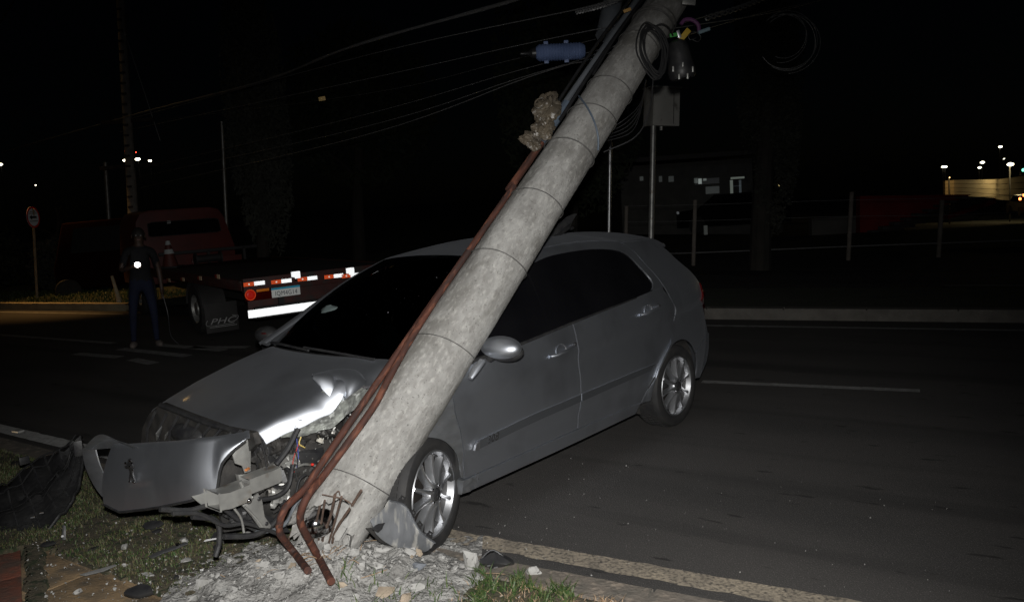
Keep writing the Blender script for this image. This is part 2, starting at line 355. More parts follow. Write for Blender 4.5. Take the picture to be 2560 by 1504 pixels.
# opposite median and its kerb, far carriageway
M_kerb = pm('kerb_concrete', (.14, .13, .115), (.10, .093, .082), scale=6, rough=.9, bump=.006, bscale=30)
M_kerb_y = pm('sodium_lit_kerb', (.42, .36, .24), (.32, .27, .18), scale=3, rough=.9, bump=.006, bscale=30)  # paler, warmer kerb: the sodium lamplight is put into its colour
M_soil = pm('dark_turf', (.045, .05, .028), (.03, .033, .018), scale=2, rough=1, bump=.02, bscale=20)
fk0 = gnd(1770, 797); fk1 = gnd(2560, 806)
fd = (fk1 - fk0)[:2]; fd /= np.linalg.norm(fd); fn = np.array([-fd[1], fd[0]])
def fr(s, n, z): p = fk0[:2] + fd * s + fn * n; return (p[0], p[1], z)
def fstrip(s0, s1, n0, n1, z0, z1, k=2): return grid([[fr(s, n0, z0), fr(s, n1, z1)] for s in np.linspace(s0, s1, k)])
def sbox(fun, s0, s1, n0, n1, z0, z1, k):
    G = [[fun(s, n0, z0), fun(s, n0, z1), fun(s, n1, z1), fun(s, n1, z0)] for s in np.linspace(s0, s1, k)]; return grid(G)
for i in range(26):      # kerb stones one by one
    s = -6 + i * 1.0
    mk('kerb_stone', sbox(fr, s, s + .985, -.02, .16, -.02, .15, 3), M_kerb, None, smooth=0)
ks = [o for o in COL.objects if o.name.startswith('kerb_stone')]
km = struct('median_kerb', sbox(fr, -6, 20, .0, .15, -.02, .13, 2), M_kerb)
for o in ks: o.parent = km
struct('median_ground', grid([[fr(s, n, .13 + .03 * noise.noise(Vector((s, n, 0)))) for n in np.linspace(.15, 2.2, 5)] for s in np.linspace(-40, 60, 60)]), M_soil)
struct('far_road', grid([[fr(s, n, -.002 if n < 9 else .06) for n in (2.2, 9)] for s in (-60, 80)]), M_asph)
struct('far_verge', grid([[fr(s, n, .06 + .04 * noise.noise(Vector((s * .4, n * .4, 1))) + .16 + min(-.16, tz(*fr(s, n, 0)[:2]))) for n in np.linspace(9, 50, 40)] for s in np.linspace(-80, 90, 80)]), M_soil)
# left far kerb with lit grass
lk0, lk1 = gnd(0, 774), gnd(300, 777); ld = (lk1 - lk0)[:2]; ld /= np.linalg.norm(ld); ln = np.array([-ld[1], ld[0]])
def lf(s, n, z): p = lk0[:2] + ld * s + ln * n; return (p[0], p[1], z)
L_LK = np.linalg.norm((lk1 - lk0)[:2])
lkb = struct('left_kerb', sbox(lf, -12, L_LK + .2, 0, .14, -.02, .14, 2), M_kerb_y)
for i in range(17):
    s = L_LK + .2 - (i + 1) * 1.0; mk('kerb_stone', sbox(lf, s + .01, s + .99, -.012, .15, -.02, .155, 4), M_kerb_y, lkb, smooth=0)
struct('left_verge', grid([[lf(s, n, .13 + .04 * noise.noise(Vector((s, n, 5)))) for n in np.linspace(.15, 14, 14)] for s in np.linspace(-20, L_LK + 2, 40)]), M_soil)

# ------------------------------------------------------------------ near verge
ZV = .06
P0 = gnd(830, 1440, ZV)                     # foot of the pole
def vz(x, y):
    """height of the near verge with the rubble mound"""
    p = np.array([x, y]) - NEAR0; s = p @ EX; n = p @ NM - cv(s)
    e = min(1, max(0, (n - .36) / .10)); z = .012 + (ZV - .012) * e * e * (3 - 2 * e)
    z += .018 * noise.noise(Vector((x * 3.1, y * 3.1, 0))) * e + .006 * noise.noise(Vector((x * 14, y * 14, 2))) * e
    return z
def mound(x, y):
    d = math.hypot((x - P0[0] - .02) / .62, (y - P0[1] + .02) / .42)
    return .13 * math.exp(-d * d * 1.3) - .01 + .055 * noise.noise(Vector((x * 9, y * 9, 1))) * math.exp(-d * d * .7) + .013 * noise.noise(Vector((x * 26, y * 26, 1)))
def zt(x, y): return max(vz(x, y), vz(x, y) + mound(x, y) - .008)
M_turf = pm('turf_soil', (.052, .047, .028), (.095, .078, .050), scale=5, rough=1, bump=.012, bscale=60, c3=(.022, .032, .012), s3=22, r3=(.5, .62))
# gutter kerb: low worn concrete, individual stones
M_gut = pm('old_kerb', (.17, .145, .12), (.11, .10, .085), scale=8, rough=.95, bump=.008, bscale=45, c3=(.24, .2, .16), s3=18, r3=(.55, .68))
gk = struct('near_kerb', sbox(lambda s, n, z: rd(s, n + cv(s), z), -9, 8, .205, .365, -.05, .018, 60), M_gut)
for i in range(21):
    s = -8.4 + i * .8
    if s > 7: break
    mk('kerb_stone', sbox(lambda s_, n, z: (*rd(s_, n + cv(s_))[:2], z + .006 * noise.noise(Vector((s_ * 7, n * 9, 3)))), s + .008, s + .79,   .20, .37, -.05, .030 + .006 * rnd.random(), 8), M_gut, gk, smooth=0)

# sidewalk of ochre and brick-red slabs, bottom left
M_och = pm('ochre_slab', (.30, .205, .11), (.21, .145, .08), scale=4, rough=.95, bump=.006, bscale=50, c3=(.12, .095, .065), s3=9, r3=(.45, .70))
M_brk = pm('brick_red_slab', (.20, .060, .032), (.14, .045, .027), scale=6, rough=.95, bump=.006, bscale=50, c3=(.09, .055, .04), s3=9, r3=(.45, .68))
sw0 = gnd(52, 1366, ZV); sw1 = gnd(56, 1504, ZV); sy = (sw1 - sw0)[:2]; sy /= np.linalg.norm(sy); sx = np.array([-sy[1], sy[0]])
if sx @ EX < 0: sx = -sx
dg0, dg1 = gnd(120, 1366, ZV)[:2], gnd(465, 1506, ZV)[:2]; dgd = (dg1 - dg0) / np.linalg.norm(dg1 - dg0); dgn = np.array([dgd[1], -dgd[0]])
if dgn @ NM < 0: dgn = -dgn
def on_slab(x, y, pad=0.):
    q = np.array([x, y]) - dg0; e = .035 * noise.noise(Vector((x * 6, y * 6, 0))) + .02 * noise.noise(Vector((x * 19, y * 19, 0)))
    a_ = (np.array([x, y]) - sw0[:2]) @ sy
    b_ = abs((np.array([x, y]) - sw0[:2]) @ sx - .06)          # soil has crept over the joint between red and ochre
    if pad < 0: return q @ dgn > e + pad and a_ > e + pad
    return q @ dgn > e + pad and a_ > e + pad and b_ > .05 + e * .6
sidewalk = struct('sidewalk', grid([[(*(sw0[:2] + sx * a + sy * b), .012) for b in (-.02, 1.2)] for a in (-1.7, 1.25)]), pm('mortar', (.10, .085, .06), (.07, .06, .045), scale=9, rough=1, bump=.004))
def lay_slabs(o_, ax, ay, T_, ni, nj, m_, test):
    for i in range(*ni):
        for j in range(*nj):
            c = o_ + ax * ((i + .5) * T_[0]) + ay * ((j + .5) * T_[1])
            if not test(c): continue
            R_ = Matrix.Rotation(math.atan2(ax[1], ax[0]), 4, 'Z') @ Matrix.Rotation(rnd.uniform(-.002, .002), 4, 'X')
            mk('paving_slab', box((c[0], c[1], .030 + rnd.uniform(-.0006, .0006) - (.004 if m_ is M_och else 0)), (T_[0] - .007, T_[1] - .007, .03), R_), m_, sidewalk, bevel=.003)
bside = lambda c: (np.array(c) - sw0[:2]) @ sx          # which side of the red band's edge
near_ = lambda c: any(on_slab(*(c + sx * .2 * a + sy * .2 * b)) for a in (-1, 0, 1) for b in (-1, 0, 1))
lay_slabs(sw0[:2], sx, sy, (.40, .40), (-4, 0), (-1, 4), M_brk, near_)
lay_slabs(dg0 + dgn * .02, dgd, dgn, (.52, .34), (-2, 5), (-1, 4), M_och, lambda c: near_(c) and bside(c) > -.12)
G = []
for s in np.r_[np.linspace(-14, -6, 30), np.linspace(-5.9, 2, 420), np.linspace(2.1, 8, 20)]:
    row = []
    for n in np.r_[np.linspace(.34, 2.4, 110), 3.5, 6, 9]:
        x, y, _ = rd(s, n); n2 = n + (cv(s) if s < 0 else cv(s)); x, y, _ = rd(s, n2); row.append((x, y, (vz(x, y) - (.05 if on_slab(x, y) else 0)) if n > .35 else .0))
    G.append(row)
struct('verge', grid(G), M_turf)
# grass: short worn turf and bright tufts
def blades(name, pts, h, wd, mat, seed, lean=.5):
    r = random.Random(seed); V, Fa = [], []
    for x, y, z, k in pts:
        a = r.uniform(0, 2 * math.pi); b = r.uniform(0, 2 * math.pi); hh = h * k * r.uniform(.5, 1.2); ww = wd * r.uniform(.6, 1.2); ln_ = r.uniform(.1, lean) * hh
        dx, dy = math.cos(a) * ww, math.sin(a) * ww; lx, ly = math.cos(b) * ln_, math.sin(b) * ln_; n = len(V)
        V += [(x - dx, y - dy, z - .004), (x + dx, y + dy, z - .004), (x - dx * .7 + lx * .5, y - dy * .7 + ly * .5, z + hh * .6), (x + dx * .7 + lx * .5, y + dy * .7 + ly * .5, z + hh * .6), (x + lx * 1.5, y + ly * 1.5, z + hh)]
        Fa += [(n, n + 1, n + 3, n + 2), (n + 2, n + 3, n + 4)]
    return mk(name, (V, Fa), mat, smooth=0)
def leaf_mat(name, c1, c2, c3):
    m = pm(name, c1, c2, scale=6, rough=.6, c3=c3, s3=60, r3=(.45, .6)); b = m.node_tree.nodes['Principled BSDF']; return m
M_gr = leaf_mat('worn_grass', (.034, .080, .014), (.055, .075, .024), (.13, .10, .055))
M_gr2 = leaf_mat('fresh_grass', (.036, .080, .016), (.022, .052, .010), (.085, .10, .035))
M_dry = leaf_mat('dry_grass', (.26, .17, .10), (.20, .14, .085), (.30, .21, .13))
pts, pts2, dry = [], [], []
gr = random.Random(3)
for _ in range(110000):
    s, n = gr.uniform(-7.5, 1.8), .36 + 2.0 * gr.random() ** 1.0; n += cv(s)
    x, y, _z = rd(s, n)
    if y < 2.9 or on_slab(x, y, -.004): continue
    d = math.hypot((x - P0[0]) / .62, (y - P0[1]) / .42)
    if d < 1.0 or (d < 1.5 and gr.random() < .75): continue
    k = noise.noise(Vector((x * 2.6, y * 2.6, 4)))
    if k < -.12 and gr.random() < .8: continue
    if s < .1: pts.append((x, y, vz(x, y), 1))
    elif gr.random() < .4: dry.append((x, y, vz(x, y), 1))
g1 = blades('turf', pts, .027, .0023, M_gr, 1, .9); tag(g1, 'short worn grass on the verge under the car front', 'grass', None, 'stuff')
for _ in range(3600):
    u, v = gr.uniform(850, 1440), gr.uniform(1405, 1560); x, y, _z = gnd(u, v, ZV)
    ce = noise.noise(Vector((x * 11, y * 11, 8))); p = np.array([x, y]) - NEAR0
    if p @ NM < .40 + cv(p @ EX) or ce < -.02: continue
    if x < -.28 and (gr.random() < .8 or v < 1470): continue
    pts2.append((x, y, zt(x, y), 1 + ce))
g2 = blades('tall_grass', pts2, .055, .0036, M_gr2, 2, 1.1); tag(g2, 'bright green grass tufts along the kerb right of the rubble', 'grass', None, 'stuff')
g3 = blades('dry_grass', dry, .03, .003, M_dry, 5, 1.6); tag(g3, 'dry brown grass between the green tufts by the kerb', 'grass', None, 'stuff')
fg = []
for _ in range(5000):
    s, n = gr.uniform(-9, L_LK + .3), gr.uniform(.16, 2.2) ; x, y, z = lf(s, n, .13); fg.append((x, y, z, 1))
g4 = blades('verge_grass', fg, .09, .012, M_gr2, 6, .6); tag(g4, 'street-lit grass behind the far left kerb', 'grass', None, 'stuff')

# ------------------------------------------------------------------ the crashed hatchback
HD = 0.8628; CO = np.array([-1.147, 4.652, 0.]); CA = np.array([math.cos(HD), math.sin(HD), 0]); CL = np.array([math.sin(HD), -math.cos(HD), 0])
car = thing('crashed_car', 'wrecked silver five-door hatchback under the leaning concrete pole, front left corner torn open', 'car', CO, HD)
def cs(u, v, lat):
    """point of the plane 'lat' metres left of the car's middle, in car coordinates (x back, lat left, z up)"""
    d = ray(u, v); t = ((CO + CL * lat - CAM) @ CL) / (d @ CL); P = CAM + d * t - CO; return (P @ CA, lat, P[2])
def L3(p): return (p[0], -p[1], p[2])                      # (x, lat, z) -> local xyz
def LG(G): return [[L3(p) for p in r] for r in G]
def cmk(name, VF, mat, parent=None, **k):
    return mk(name, VF, mat, parent or car, **k)
def smf(f, x, h=.03): return (f(x - h) + f(x - h / 2) + f(x) + f(x + h / 2) + f(x + h)) / 5
PZ = lambda z: np.interp(z, [.15, .22, .30, .36, .47, .60, .74, .85, .93, .98, 1.03, 1.10, 1.20, 1.30, 1.38, 1.44, 1.48, 1.52], [.80, .835, .855, .872, .893, .904, .903, .896, .880, .862, .838, .805, .760, .712, .670, .630, .585, .48])
PX = lambda x: np.interp(x, [-.95, -.75, -.5, -.25, 0, 2.5, 2.85, 3.1, 3.25, 3.4, 3.5], [-.32, -.16, -.07, -.02, 0, 0, -.012, -.04, -.085, -.19, -.33])
def belt(x): return .975 + .075 * (min(x, 2.5) - .95)
def Yb(x, z):
    sh = (belt(x) - .98) * min(1, max(0, (z - .6) / .35)) * min(1, max(0, (1.55 - z) / .4))
    y = smf(PZ, z - sh) + smf(PX, x, .1) - .07 * min(1, max(0, (x - 1.9) / 1.2)) ** 1.5 * min(1, max(0, (z - .95) / .3))
    zc = .755 + .055 * x; y += .006 * math.exp(-((z - zc) / .025) ** 2) - .008 * math.exp(-((z - zc + .07) / .06) ** 2)
    y -= .010 * math.exp(-((z - .40) / .05) ** 2) * (1 if .2 < x < 2.2 else 0)
    return y
def side_grid(c1, c2, n, m, off=0., sgn=1, flare=None):
    """ruled patch between two (x,z) curves laid on the body side"""
    A, B = spl(c1, n), spl(c2, n); G = []
    for i in range(n):
        row = []
        for t in np.linspace(0, 1, m):
            x, z = A[i] * (1 - t) + B[i] * t; y = Yb(x, z) + off
            if flare: y += flare(x, z)
            row.append((x, sgn * y, z))
        G.append(row)
    return G
def panel(name, c1, c2, n, m, mat, off=0., th=.012, parent=None, flare=None, mirror=False, **k):
    o = cmk(name, shell(LG(side_grid(c1, c2, n, m, off, 1, flare)), (0, th, 0)), mat, parent, **k)
    if mirror:
        cmk(name, shell(LG(side_grid(c1, c2, n, m, off, -1, flare)), (0, -th, 0)), mat, parent, **k)
    return o
# shut lines
gl = [(2.10, .285), (2.22, .42), (2.38, .56), (2.53, .72), (2.60, .86), (2.595, .93), (2.53, 1.02)]      # rear door's rear edge, lower
# front door, rear door (skins below the belt)
fd = panel('front_door', [(.262, .315), (.245, .45), (.215, .62), (.185, .78), (.19, .93)], [(1.322, .315), (1.325, .45), (1.325, .62), (1.325, .78), (1.33, .995)], 22, 30, M_paint, mirror=True)
rdd = panel('rear_door', [(1.332, .315), (1.335, .45), (1.335, .62), (1.335, .78), (1.34, .998)], [(2.105, .30), (2.24, .44), (2.40, .59), (2.55, .76), (2.588, .93), (2.49, 1.088)], 22, 24, M_paint, mirror=True)
# window reveal strip along the belt
for c1, c2 in [([(.20, .945), (.8, .955), (1.33, 1.0)], [(.24, .975), (.8, .975), (1.33, 1.012)])]: pass
panel('belt_moulding', [(.30, .935), (.8, .958), (1.33, 1.001), (1.9, 1.042), (2.12, 1.058)], [(.30, .950), (.8, .972), (1.33, 1.012), (1.9, 1.050), (2.12, 1.063)], 30, 3, M_black, off=.003, th=.03, mirror=True)
# side windows
topf = [(.42, 1.045), (.60, 1.150), (.85, 1.275), (1.13, 1.375)]
panel('front_side_window', [(.36, .965), (.60, .965), (.85, .972), (1.13, .990)], topf, 18, 10, M_glass_t, off=-.010, th=.006, mirror=True)
panel('b_pillar', [(1.12, .985), (1.13, 1.1), (1.14, 1.25), (1.15, 1.382)], [(1.20, .99), (1.21, 1.1), (1.22, 1.25), (1.235, 1.400)], 8, 4, M_glass_t, off=-.007, th=.02, mirror=True)
dlo_r = [(1.235, 1.402), (1.45, 1.428), (1.80, 1.432), (2.05, 1.415), (2.22, 1.385), (2.31, 1.335), (2.37, 1.25), (2.415, 1.165), (2.40, 1.115), (2.34, 1.082)]
panel('rear_side_window', [(1.205, 1.0), (1.42, 1.015), (1.65, 1.03), (1.85, 1.045), (2.05, 1.058), (2.17, 1.066), (2.23, 1.07), (2.28, 1.074), (2.31, 1.077), (2.335, 1.08)], dlo_r, 34, 12, M_glass_t, off=-.010, th=.006, mirror=True)
# pillar and roof frame round the windows
fr_in = [(.20, .95), (.40, 1.030), (.58, 1.138), (.84, 1.272), (1.12, 1.378), (1.235, 1.402), (1.45, 1.428), (1.80, 1.432), (2.05, 1.415), (2.22, 1.385), (2.31, 1.335), (2.37, 1.25), (2.415, 1.165), (2.40, 1.115), (2.35, 1.085)]
fr_out = [(.13, .985), (.33, 1.085), (.54, 1.195), (.80, 1.325), (1.08, 1.428), (1.22, 1.455), (1.45, 1.480), (1.80, 1.487), (2.08, 1.473), (2.30, 1.440), (2.385, 1.375), (2.44, 1.28), (2.49, 1.19), (2.52, 1.10), (2.505, 1.065)]
panel('door_frame', fr_in, fr_out, 70, 6, M_paint, off=-.002, th=.02, mirror=True)
# rear quarter: C pillar and flank round the arch
cq_in = [(2.32, 1.438), (2.40, 1.372), (2.452, 1.28), (2.502, 1.19), (2.535, 1.10), (2.575, .99), (2.61, .925), (2.612, .86)]
cq_out = [(2.78, 1.425), (2.93, 1.34), (3.04, 1.24), (3.13, 1.16), (3.20, 1.08), (3.27, 1.0), (3.30, .93), (3.33, .86)]
panel('quarter_panel', cq_in, cq_out, 34, 16, M_paint, off=-.001, th=.012, mirror=True)
AC = (2.608, .30)
arch = lambda r, a: (AC[0] + r * math.cos(math.radians(a)) * .99, AC[1] + r * math.sin(math.radians(a)))
def flareR(x, z):
    d = abs(math.hypot(x - AC[0], z - AC[1]) - .375); return .014 * math.exp(-(d / .035) ** 2)
panel('rear_flank', [arch(.372, a) for a in (182, 165, 148, 130, 110, 90, 70, 52, 35)], [(2.125, .285), (2.24, .42), (2.395, .56), (2.54, .70), (2.60, .80), (2.612, .857), (2.86, .857), (3.12, .857), (3.24, .62)], 60, 12, M_paint, off=0, th=.012, flare=flareR, mirror=True)
# sill
panel('sill', [(.27, .225), (1.2, .218), (2.06, .225)], [(.255, .308), (1.2, .308), (2.11, .298)], 40, 7, M_paint, off=.006, th=.10, mirror=True)
cmk('crushed_sill_end', shell(LG([[(x, Yb(.3, z) + .009 + .012 * noise.noise(Vector((x * 22, z * 30, 3))), z) for z in np.linspace(.225, .308, 9)] for x in np.linspace(.245, .36, 14)]), (0, .05, 0)), M_paint_d, None)
# side moulding on the doors, with its bright front tip
panel('side_moulding', [(.345, .462), (.8, .488), (1.322, .50)], [(.34, .512), (.8, .538), (1.322, .548)], 24, 6, M_mould, off=.008, th=.014, mirror=True)
panel('side_moulding', [(1.338, .50), (1.8, .512), (2.19, .52)], [(1.338, .548), (1.8, .556), (2.25, .56)], 20, 6, M_mould, off=.008, th=.014, mirror=True)
panel('moulding_tip', [(.305, .470), (.325, .465), (.345, .464)], [(.312, .500), (.327, .508), (.344, .512)], 6, 4, M_alloy, off=.022, th=.014)
VF = text('308', .062, .002, .35, 1.1); R = Matrix(((1, 0, 0, .455), (0, 0, -1, -(Yb(.45, .49) + .015)), (0, 1, 0, .497), (0, 0, 0, 1)))
cmk('model_number', tf(VF, R), M_black)
# handles
for hx, hz in ((1.155, .862), (2.215, .955)):
    y = Yb(hx, hz)
    cup = cmk('handle_cup', tf(lathe([(.001, -.016), (.03, -.014), (.047, -.004), (.052, .003)], 20), Matrix.Translation((hx, -y, hz)) @ Matrix.Rotation(math.radians(90), 4, 'X') @ Matrix.Diagonal((1, .9, 1, 1))), M_alloy)
    cmk('door_handle', tube([(hx - .115, -(y + .012), hz - .012), (hx - .09, -(y + .032), hz - .008), (hx, -(y + .038), hz + .002), (hx + .09, -(y + .03), hz + .012), (hx + .12, -(y + .008), hz + .016)], [.010, .013, .013, .013, .010], 10, flat=.8), M_paint)
    cmk('lock', ball((hx + .135, -(y + .01), hz + .018), (.014, .012, .013), 8), M_black)
# roof
n = 26; G = []
rail = spl([(.13, .985), (.33, 1.085), (.54, 1.195), (.80, 1.325), (1.08, 1.428), (1.22, 1.455), (1.45, 1.480), (1.80, 1.487), (2.08, 1.473), (2.32, 1.445), (2.78, 1.428), (2.98, 1.36)], 80)
roofr = np.array([p for p in rail if p[0] > 1.05])
for x, z in roofr:
    y = Yb(x, z) - .004; row = []
    for t in np.linspace(-1, 1, n):
        xx = x + (-.10 * (1 - t * t) if x < 1.3 else 0) * max(0, (1.3 - x) / .25) + .10 * (1 - t * t) * max(0, (x - 2.7) / .28)
        row.append((xx, t * y, z + .005 + .045 * (1 - t * t) * min(1, .55 + (x - 1.05) / 1.0) + .018 * (1 - t * t)))
    G.append(row)
cmk('roof', shell(LG(G), (0, 0, -.02)), M_paint)
roof_front = G[0]
# a dent where the pole came down is hidden; a torn flap of the roof lining sticks up behind it
Pf = [cs(u, v, .35) for u, v in [(1372, 588), (1395, 560), (1420, 540), (1437, 534)]]; Pg = [cs(u, v, .35) for u, v in [(1378, 600), (1400, 590), (1425, 572), (1438, 536)]]
cmk('torn_trim', shell(LG([[tuple(a), tuple((np.array(a) + np.array(b)) / 2 + np.array([0, .02, 0])), tuple(b)] for a, b in zip(Pf, Pg)]), (.0, .006, .0)), M_black)
# windscreen
bl = spl([(.13, .66, .985), (.02, .40, 1.005), (-.03, 0, 1.01), (.02, -.40, 1.005), (.13, -.66, .985)], n)
wsG = []
for t in np.linspace(0, 1, 16):
    row = []
    for j in range(n):
        a = np.array(roof_front[n - 1 - j]); b = bl[j]; p = b * (1 - t) + a * t; p[2] += .045 * math.sin(math.pi * t); row.append(tuple(p))
    wsG.append(row)
M_ws = bpy.data.materials.new('windscreen_glass'); M_ws.use_nodes = True
_n = M_ws.node_tree.nodes; _l = M_ws.node_tree.links; _n.remove(_n['Principled BSDF'])
tr = _n.new('ShaderNodeBsdfTransparent'); tr.inputs[0].default_value = (.72, .76, .75, 1); gy = _n.new('ShaderNodeBsdfGlossy'); gy.inputs['Roughness'].default_value = .03
fz = _n.new('ShaderNodeFresnel'); fz.inputs[0].default_value = 1.5; mm = _n.new('ShaderNodeMixShader'); _l.new(fz.outputs[0], mm.inputs[0]); _l.new(tr.outputs[0], mm.inputs[1]); _l.new(gy.outputs[0], mm.inputs[2]); _l.new(mm.outputs[0], _n['Material Output'].inputs[0])
ws = cmk('windscreen', grid(LG(wsG)), M_ws)
sm = []          # splinters of the broken screen that glint in the flash
for k in range(46):
    i = rnd.uniform(5, 12); j = rnd.gauss(8, 2.6); i0, j0 = int(i), int(min(n - 2, max(1, j))); p = np.array(wsG[i0][j0]) + np.array([rnd.gauss(0, .03), rnd.gauss(0, .03), .012])
    sm.append(tf(box((0, 0, 0), (.007, .007, .003), Matrix.Rotation(rnd.uniform(0, 6), 4, (rnd.random(), rnd.random(), rnd.random() + .1))), Matrix.Translation(L3(p))))
tag(cmk('glass_splinters', join(*sm), M_chrome, ws), kind='stuff')
for sg in (1, -1):
    A = spl([(.13, .66 * sg, .99), (.33, .78 * sg * .95, 1.085), (.80, .685 * sg * .98, 1.325), (1.06, .645 * sg, 1.425)], 20)
    P = [(x, sg * (Yb(x, z) - .006), z) for x, z in rail if x < 1.1]; Q = [np.array(p) - np.array([-.012, sg * .05, .0]) + np.array([0, 0, .012]) for p in P]
    cmk('a_pillar', shell(LG([[p, tuple((np.array(p) + q) / 2 + np.array([0, 0, .008])), tuple(q)] for p, q in zip(P, Q)]), (0, sg * .015, -.015)), M_paint)
# tailgate, rear glass, bumper (turned away from the photographer)
def wrap(zs, xs, pf, mat, name, k=25, parent=None, th=.01):
    G = []
    for z, x0 in zip(zs, xs):
        ym = pf(z); row = []
        for t in np.linspace(-1, 1, k): row.append((x0 - .26 * abs(t) ** 3.2, ym * t, z))
        G.append(row)
    return cmk(name, shell(LG(G), (-th, 0, 0)), mat, parent)
wrap(np.linspace(.86, 1.05, 5), [3.50, 3.51, 3.50, 3.47, 3.42], lambda z: Yb(3.24, z) - .02, M_paint, 'tailgate')
wrap(np.linspace(.60, .855, 5), [3.56, 3.54, 3.52, 3.505, 3.50], lambda z: Yb(3.24, z) - .01, M_paint, 'tailgate')
wrap(np.linspace(1.06, 1.38, 6), [3.40, 3.36, 3.31, 3.25, 3.18, 3.10], lambda z: Yb(3.08, z) - .06, M_glass_t, 'rear_window')
wrap(np.linspace(.24, .60, 7), [3.50, 3.54, 3.565, 3.57, 3.57, 3.565, 3.56], lambda z: Yb(3.24, z), M_paint, 'rear_bumper', 31)
panel('rear_bumper_corner', [arch(.372, a) for a in (33, 22, 10, -2)], [(3.255, .61), (3.29, .50), (3.29, .36), (3.25, .235)], 14, 10, M_paint, off=.002, flare=flareR, mirror=True)
lp = panel('tail_lamp', [(3.10, .90), (3.16, .97), (3.22, 1.03)], [(3.34, .80), (3.37, .90), (3.36, .99)], 8, 6, M_lensr, off=.012, th=.03, mirror=True)
P = [cs(u, v, .63) for u, v in [(1724, 730), (1733, 736)]]
cmk('spoiler_lip', shell(LG([[(3.0 + .12 * (1 - t * t), t * .56, 1.395 - .02 * t * t), (3.12 + .12 * (1 - t * t), t * .53, 1.385 - .02 * t * t)] for t in np.linspace(-1, 1, 20)]), (0, 0, -.02)), M_paint)
cmk('roof_aerial_base', ball((2.55, 0, 1.545), (.05, .02, .018), 8), M_black)
# cabin
cab = cmk('cabin_floor', box((1.6, 0, .40), (2.9, 1.45, .10)), M_interior)
cmk('dashboard', shell(LG([[(.10 + .32 * t, y, .95 - .02 * t + .03 * math.sin(5 * t)) for t in np.linspace(0, 1, 6)] + [(.45, y, .80), (.42, y, .6)] for y in np.linspace(-.64, .64, 10)]), (-.02, 0, -.03)), M_interior, sub=1)
stw = cmk('steering_wheel', tube([(.55 + .06 * math.sin(a), -.36 + .19 * math.cos(a), .90 + .17 * math.sin(a)) for a in np.linspace(0, 2 * math.pi, 28)], .014, 8), M_black)
cmk('steering_column', tube([(.40, -.36, .80), (.55, -.36, .90)], .035, 8), M_black, stw)
def airbag(name, c, s, sd):
    V, Fa = lathe([(max(1e-3, math.sin(a)), -math.cos(a)) for a in np.linspace(0, math.pi, 26)], 46); W = []
    for v in V:
        q = Vector(v); f = 1 + .22 * noise.noise(q * 1.7 + Vector((sd, 0, 0))) + .10 * abs(noise.noise(q * 5 + Vector((sd, 2, 0)))); W.append((c[0] + q.x * s[0] * f, -c[1] + q.y * s[1] * f, c[2] + q.z * s[2] * f))
    cmk(name, (W, Fa), M_airbag)
airbag('airbag', (.46, -.02, 1.00), (.10, .20, .13), 1); airbag('airbag', (.40, -.25, 1.075), (.13, .26, .14), 5)
for y in (.36, -.36):
    st = cmk('seat', tf(box((0, 0, 0), (.5, .5, .16)), Matrix.Translation((1.12, y, .56))), M_interior, bevel=.05)
    cmk('seat_back', tf(box((0, 0, 0), (.14, .5, .66)), Matrix.Translation((1.45, y, .9)) @ Matrix.Rotation(math.radians(18), 4, 'Y')), M_interior, st, bevel=.05)
    cmk('headrest', tf(box((0, 0, 0), (.1, .27, .18)), Matrix.Translation((1.56, y, 1.28))), M_interior, st, bevel=.04)
cmk('rear_bench', join(box((2.1, 0, .58), (.5, 1.2, .16)), box((2.42, 0, .9), (.14, 1.2, .6))), M_interior, bevel=.04)
for sg in (1, -1): cmk('inner_side', box((1.45, sg * .80, .62), (2.5, .03, .62)), M_interior)
for sg in (1, -1): cmk('wheel_housing', tf(shell([[((.43) * math.cos(a), y, .43 * math.sin(a)) for y in (0, .3)] for a in np.linspace(-.3, math.pi + .3, 20)], (0, 0, .006)), Matrix.Translation((2.608, (.5 if sg < 0 else -.80), .31))), M_blackm)
cmk('underbody', box((1.5, 0, .27), (2.9, 1.5, .06)), M_blackm)
